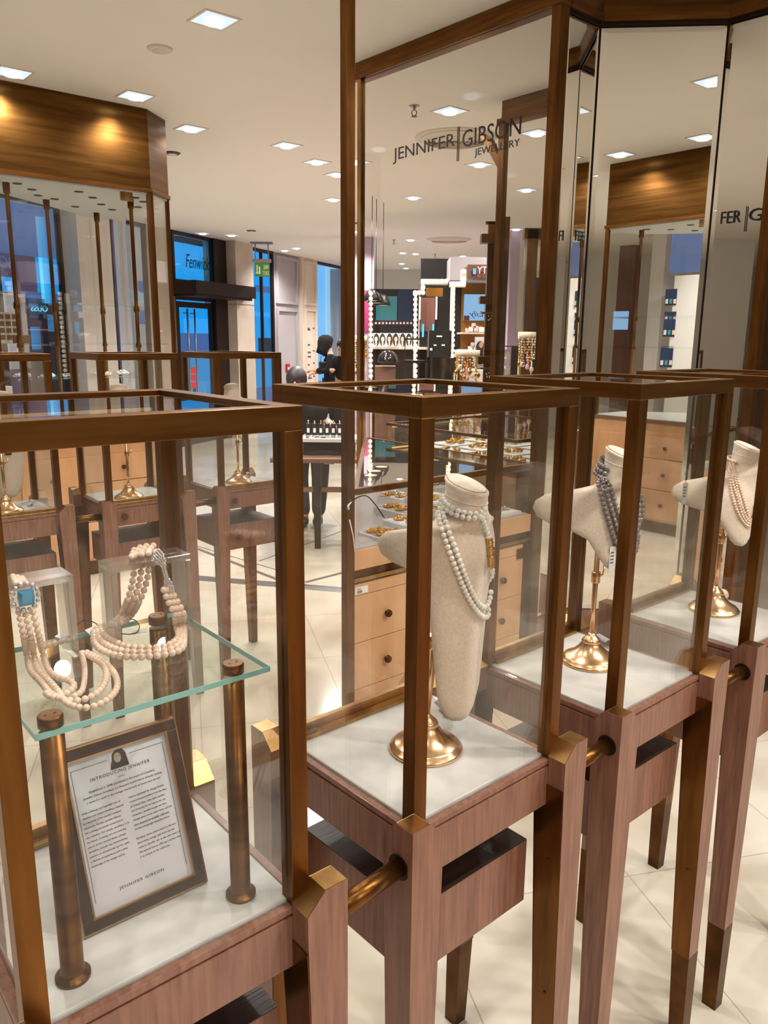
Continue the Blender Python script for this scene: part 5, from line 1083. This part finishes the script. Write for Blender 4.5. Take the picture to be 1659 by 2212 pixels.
for i in range(6):
    x = aty(666+13.5*i, 950, Yt+.4).x; t = thing('watch_block', 'black watch block with small price card', 'watch stand', (x, Yt+.42, .826), 0, 'black watch blocks'); b_ = MB(); b_.loft([[(-.02, -.02, 0), (.02, -.02, 0), (.02, .03, 0), (-.02, .03, 0)], [(-.02, .0, .09), (.02, .0, .09), (.02, .03, .09), (-.02, .03, .09)]], smooth=False); b_.build('block', 'black', t); b_ = MB(); b_.box(-.01, .01, -.017, -.014, .02, .055); b_.build('price_card', 'paper', t); b_ = MB(); b_.tube([(0, .0+.016*math.cos(q), .10+.014*math.sin(q)) for q in [2*math.pi*k/12 for k in range(13)]], .005, 6); b_.build('strap', 'silver', t)
    t = thing('wrist_watch', 'wrist watch lying on the pale top in front of the black blocks', 'watch', (x+.01, Yt+.26, .827), .4*i, 'watches on the pale top'); b_ = MB(); b_.lathe([(.014, 0), (.017, .003), (.017, .009), (.013, .011)], n=16); b_.build('case', 'silver', t); b_ = MB(); b_.lathe([(.012, .0108), (.012, .0112)], n=14); b_.build('dial', 'black', t); b_ = MB(); b_.box(-.009, .009, -.05, -.014, 0, .004); b_.box(-.009, .009, .014, .05, 0, .004); b_.build('strap', 'silver' if i % 2 else 'black', t)

def skin_body(name, verts, edges, m, parent, sub=2):
    me = bpy.data.meshes.new(name); me.from_pydata([v[:3] for v in verts], edges, []); me.materials.append(MATS[m])
    o = bpy.data.objects.new(name, me); COL.objects.link(o); o.parent = parent
    md = o.modifiers.new('skin', 'SKIN'); md.use_smooth_shade = True
    sl = me.skin_vertices[0] if me.skin_vertices else None
    if sl is None:
        me.attributes  # layer is created by the modifier in some versions
    for i, v in enumerate(verts):
        r_ = v[3] if isinstance(v[3], (tuple, list)) else (v[3], v[3]); me.skin_vertices[0].data[i].radius = r_
    me.skin_vertices[0].data[0].use_root = True
    sb2 = o.modifiers.new('sub', 'SUBSURF'); sb2.levels = sub; sb2.render_levels = sub
    return o
def hand(par, base, dirv, upv, m='skin_tone', s=1.0):
    # palm with four fingers and a thumb, slightly curled
    dv = Vector(dirv).normalized(); uv_ = Vector(upv); sd_ = dv.cross(uv_).normalized(); nn_ = sd_.cross(dv).normalized(); b_ = Vector(base)
    vs = [(*b_, .026*s), (*(b_+dv*.035*s), (.034*s, .017*s)), (*(b_+dv*.075*s), (.036*s, .015*s))]; es = [(0, 1), (1, 2)]
    for k, ln in enumerate((.068, .078, .072, .056)):
        o_ = (k-1.5)*.019*s; p0 = b_+dv*.075*s+sd_*o_; p1 = p0+dv*ln*.45*s-nn_*.008*s; p2 = p1+dv*ln*.3*s-nn_*.018*s; p3 = p2+dv*ln*.18*s-nn_*.020*s; i0 = len(vs)
        vs += [(*p0, .0095*s), (*p1, .009*s), (*p2, .008*s), (*p3, .006*s)]; es += [(2, i0), (i0, i0+1), (i0+1, i0+2), (i0+2, i0+3)]
    p0 = b_+dv*.02*s-sd_*.026*s; p1 = p0+dv*.03*s-sd_*.020*s-nn_*.008*s; p2 = p1+dv*.028*s-nn_*.010*s; i0 = len(vs); vs += [(*p0, .013*s), (*p1, .011*s), (*p2, .008*s)]; es += [(1, i0), (i0, i0+1), (i0+1, i0+2)]
    return vs, es
def person(label, root, rz, head, neck, chest, pelvis, armL, armR, legL, legR, top, hair, skin='skin_tone', hood=False, coat=False, scale=1.0):
    t = thing('person', label, 'person', root, rz)
    vs = [(*pelvis, (.14, .11)), (*[(pelvis[i]+chest[i])/2 for i in range(3)], (.125, .095)), (*chest, (.155, .10)), (*neck, .055), (*head, (.066, .080)), (head[0], head[1], head[2]+.075, (.058, .070))]
    es = [(0, 1), (1, 2), (2, 3), (3, 4), (4, 5)]
    for side, arm in ((0, armL), (1, armR)):
        prev = 2
        for q, r_ in zip(arm, (.058, .046, .034)): vs.append((*q, r_)); es.append((prev, len(vs)-1)); prev = len(vs)-1
        dv = Vector(arm[2])-Vector(arm[1]); hv, he = hand(None, Vector(arm[2])+dv.normalized()*.02, dv, (0, 0, 1)); o_ = len(vs); vs += hv; es += [(prev, o_)]+[(a_+o_, c_+o_) for a_, c_ in he]
    for leg in (legL, legR):
        prev = 0
        for q, r_ in zip(leg, (.085, .058, .042, .036)): vs.append((*q, r_)); es.append((prev, len(vs)-1)); prev = len(vs)-1
    body = skin_body('body', vs, es, skin, t)
    # clothes: same skeleton, a little larger, without head, hands and feet
    cv = [(*pelvis, (.165, .135)), (*[(pelvis[i]+chest[i])/2 for i in range(3)], (.15, .12)), (*chest, (.18, .125)), (neck[0], neck[1], neck[2]-.03, .075)]; ce_ = [(0, 1), (1, 2), (2, 3)]
    for arm in (armL, armR):
        prev = 2
        for q, r_ in zip(arm, (.075, .062, .05)): cv.append((*q, r_)); ce_.append((prev, len(cv)-1)); prev = len(cv)-1
    skin_body('jacket', cv, ce_, top, t)
    cv = [(*pelvis, (.17, .14))]; ce_ = []
    for leg in (legL, legR):
        prev = 0
        for q, r_ in zip(leg[:3], (.105, .078, .06)): cv.append((*q, r_)); ce_.append((prev, len(cv)-1)); prev = len(cv)-1
    skin_body('trousers', cv, ce_, 'near_black_cloth', t)
    for leg in (legL, legR):
        f_ = leg[2]; b_ = MB(); b_.ball((f_[0], f_[1]-.05, .045), .05, 12, 8, (.9, 2.3, .9)); b_.build('shoe', 'black', t)
    if coat:
        b_ = MB(); b_.loft([[(chest[0]*(1-k)+pelvis[0]*k+rx*math.cos(q), chest[1]*(1-k)+pelvis[1]*k+ry*math.sin(q), z) for q in [2*math.pi*i/24 for i in range(24)]] for k, z, rx, ry in ((0, chest[2]+.05, .13, .09), (0, chest[2]-.02, .20, .13), (.5, (chest[2]+pelvis[2])/2, .20, .14), (1, pelvis[2], .22, .16), (1, .5, .27, .20), (1, .3, .29, .22))]); b_.build('long_coat', top, t)
    h_ = Vector(head); fwd_ = Vector((0, -1, 0))
    if hood:
        b_ = MB(); b_.M = Matrix.Translation(h_+Vector((0, .01, .03))) @ Matrix.Rotation(R(-24), 4, 'X'); b_.loft([[(rx*math.cos(q), oy+ry*math.sin(q), z) for q in [2*math.pi*i/24 for i in range(24)]] for z, rx, ry, oy in ((-.22, .12, .11, .02), (-.12, .10, .115, .01), (-.04, .108, .13, -.01), (.04, .105, .13, -.015), (.10, .08, .10, 0), (.135, .03, .04, .02))]); b_.build('hood', top, t)
    else:
        b_ = MB(); b_.ball((h_.x, h_.y+.020, h_.z+.045), .092, 20, 14, (.92, 1.0, 1.08)); b_.ball((h_.x, h_.y+.05, h_.z-.05), .07, 14, 10, (1, .7, 1.3)); b_.build('hair', hair, t)
        for s_ in (-1, 1): b_ = MB(); b_.ball((h_.x+s_*.03, h_.y-.084, h_.z+.03), .010, 8, 6, (1.2, .6, .7)); b_.build('eye', 'ink', t)
        b_ = MB(); b_.ball((h_.x, h_.y-.098, h_.z+.005), .014, 8, 6, (.8, 1.1, 1.6)); b_.build('nose', skin, t); b_ = MB(); b_.ball((h_.x, h_.y-.086, h_.z-.035), .018, 8, 6, (1.1, .5, .4)); b_.build('lips', 'dark_red', t)
    return t
# hooded person in profile, looking down to the left
px_ = aty(716, 900, 13.9); person('person in a black hood and long coat, head bowed, seen against the blue window', (px_.x, px_.y, 0), R(-80), (0, -.10, 1.46), (0, -.03, 1.36), (0, 0, 1.22), (0, .03, .88), [(-.16, -.02, 1.24), (-.18, -.06, 1.02), (-.12, -.24, .98)], [(.16, -.02, 1.24), (.18, -.08, 1.02), (.10, -.28, 1.02)], [(-.09, .03, .80), (-.10, .02, .45), (-.10, .04, .08), (-.10, -.08, .03)], [(.09, .03, .80), (.10, .05, .45), (.10, .08, .08), (.10, -.04, .03)], 'near_black_cloth', 'near_black_cloth', hood=True, coat=True)
q = aty(698, 786, 13.75); b_ = MB(); b_.box(-.07, .07, -.05, .05, -.16, .04); hb = b_.build('handbag', 'black', None, .015); hb.location = q; hb.rotation_euler = (0, 0, .3); tag(hb, 'black handbag held at the waist by the hooded person', 'bag')
b_ = MB(); b_.tube([(-.04, 0, .04), (-.035, 0, .13), (.035, 0, .13), (.04, 0, .04)], .006, 8); b_.build('strap', 'black', hb)
# customer bending over the watches
pc = aty(664, 1139, 6.6); hd_ = aty(640, 822, 6.35); hn = aty(704, 925, Yt+.52)
L_ = lambda w_: (w_.x-pc.x, w_.y-pc.y, w_.z)
h0 = L_(hd_); hnd = L_(hn)
person('dark haired person in black bending over the watch stand, hand reaching for a watch', (pc.x, pc.y, 0), 0, (h0[0], h0[1], h0[2]-.03), (h0[0]+.02, h0[1]+.06, h0[2]-.13), (h0[0]+.05, h0[1]+.10, h0[2]-.26), (.0, .16, .80),
       [(h0[0]-.10, h0[1]+.08, h0[2]-.24), (h0[0]-.12, h0[1]+.02, h0[2]-.46), (h0[0]-.02, h0[1]-.10, h0[2]-.48)], [(h0[0]+.20, h0[1]+.06, h0[2]-.24), (hnd[0]-.12, hnd[1]+.22, hnd[2]+.10), (hnd[0]-.01, hnd[1]+.05, hnd[2]+.06)],
       [(-.06, .14, .74), (-.07, .08, .42), (-.03, .04, .07), (-.02, -.08, .03)], [(.10, .14, .74), (.11, .06, .42), (.09, .05, .07), (.09, -.07, .03)], 'near_black_cloth', 'photo_hair')
# bystander mostly hidden by the tall pole
pq = aty(741, 900, 13.0); person('person with glasses and pale face half hidden behind the tall brass pole', (pq.x, pq.y, 0), R(-25), (0, -.05, 1.42), (0, 0, 1.32), (0, .02, 1.2), (0, .03, .86), [(-.15, 0, 1.22), (-.17, -.05, 1.0), (-.08, -.22, 1.06)], [(.15, 0, 1.22), (.17, .0, 1.0), (.17, -.05, .8)], [(-.08, .03, .78), (-.09, .02, .44), (-.09, .04, .08), (-.09, -.08, .03)], [(.08, .03, .78), (.09, .03, .44), (.09, .05, .08), (.09, -.07, .03)], 'near_black_cloth', 'photo_hair')

# ------------------------------------------------------------------ shop wall that shows in the diagonal mirror (real place: behind the aisle)
def mrect(x0, y0, x1, y1, v, t=.05):
    def at_(x, y):
        # point on the plane seen at v through the diagonal mirror: virtual u = 5.41 - v
        return via45(atu(x, y, 5.41-v))
    a_, c_ = at_(x0, y1), at_(x1, y0); return (min(a_.x, c_.x), max(a_.x, c_.x), v-t, v, min(a_.z, c_.z), max(a_.z, c_.z))
def mthing(name, m, label, cat, rects, v, t=.05, grp=None):
    b_ = MB()
    for q in rects: b_.box(*mrect(*q, v, t))
    o = b_.build(name, m); o.rotation_euler = (0, 0, TH); tag(o, label, cat, grp); return o
def mpart(par, name, m, q, v, t=.05):
    b_ = MB(); b_.box(*mrect(*q, v, t)); return b_.build(name, m, par)
nw = mthing('niche_wall', 'white_gloss', 'tall white display wall with small niches, seen in the diagonal mirror', 'display wall', [(1404, 592, 1512, 1000)], -4.2, .25)
for (x0, y0, x1, y1) in ((1415, 624, 1442, 660), (1411, 673, 1440, 727), (1404, 748, 1434, 792), (1494, 622, 1506, 660), (1490, 673, 1500, 727), (1484, 748, 1496, 792)):
    f = mpart(nw, 'niche', 'navy_panel', (x0, y0, x1, y1), -4.19, .012)
    for k in range(3):
        xx = x0+(x1-x0)*(k+.2)/3.2; mpart(nw, 'niche_goods', ('paper', 'teal_panel', 'pearl_pink')[k], (xx, y1-14, xx+(x1-x0)*.2, y1-4), -4.17, .01)
mthing('blue_wall_panel', 'street_grey', 'large dusky blue panel above the niche wall', 'panel', [(1424, 488, 1518, 591)], -4.5, .05)
mthing('pale_column', 'wall_white', 'pale column between the pole and the blue panel in the mirror', 'column', [(1353, 470, 1423, 1000)], -4.6, .3)
mthing('pinkish_stripe', 'wall_white', 'pale wall edge at the right side of the diagonal mirror', 'panel', [(1513, 460, 1545, 1000)], -4.4, .3)
mthing('brown_facade', 'rust', 'brown stone facade reflected left in the diagonal mirror', 'facade', [(1286, 515, 1350, 1000)], -5.6, .2)
mthing('notice_sheet', 'screen_glow', 'pale blue handwritten sheet reflected in the diagonal mirror', 'sheet', [(1303, 672, 1337, 712)], -4.0, .02)
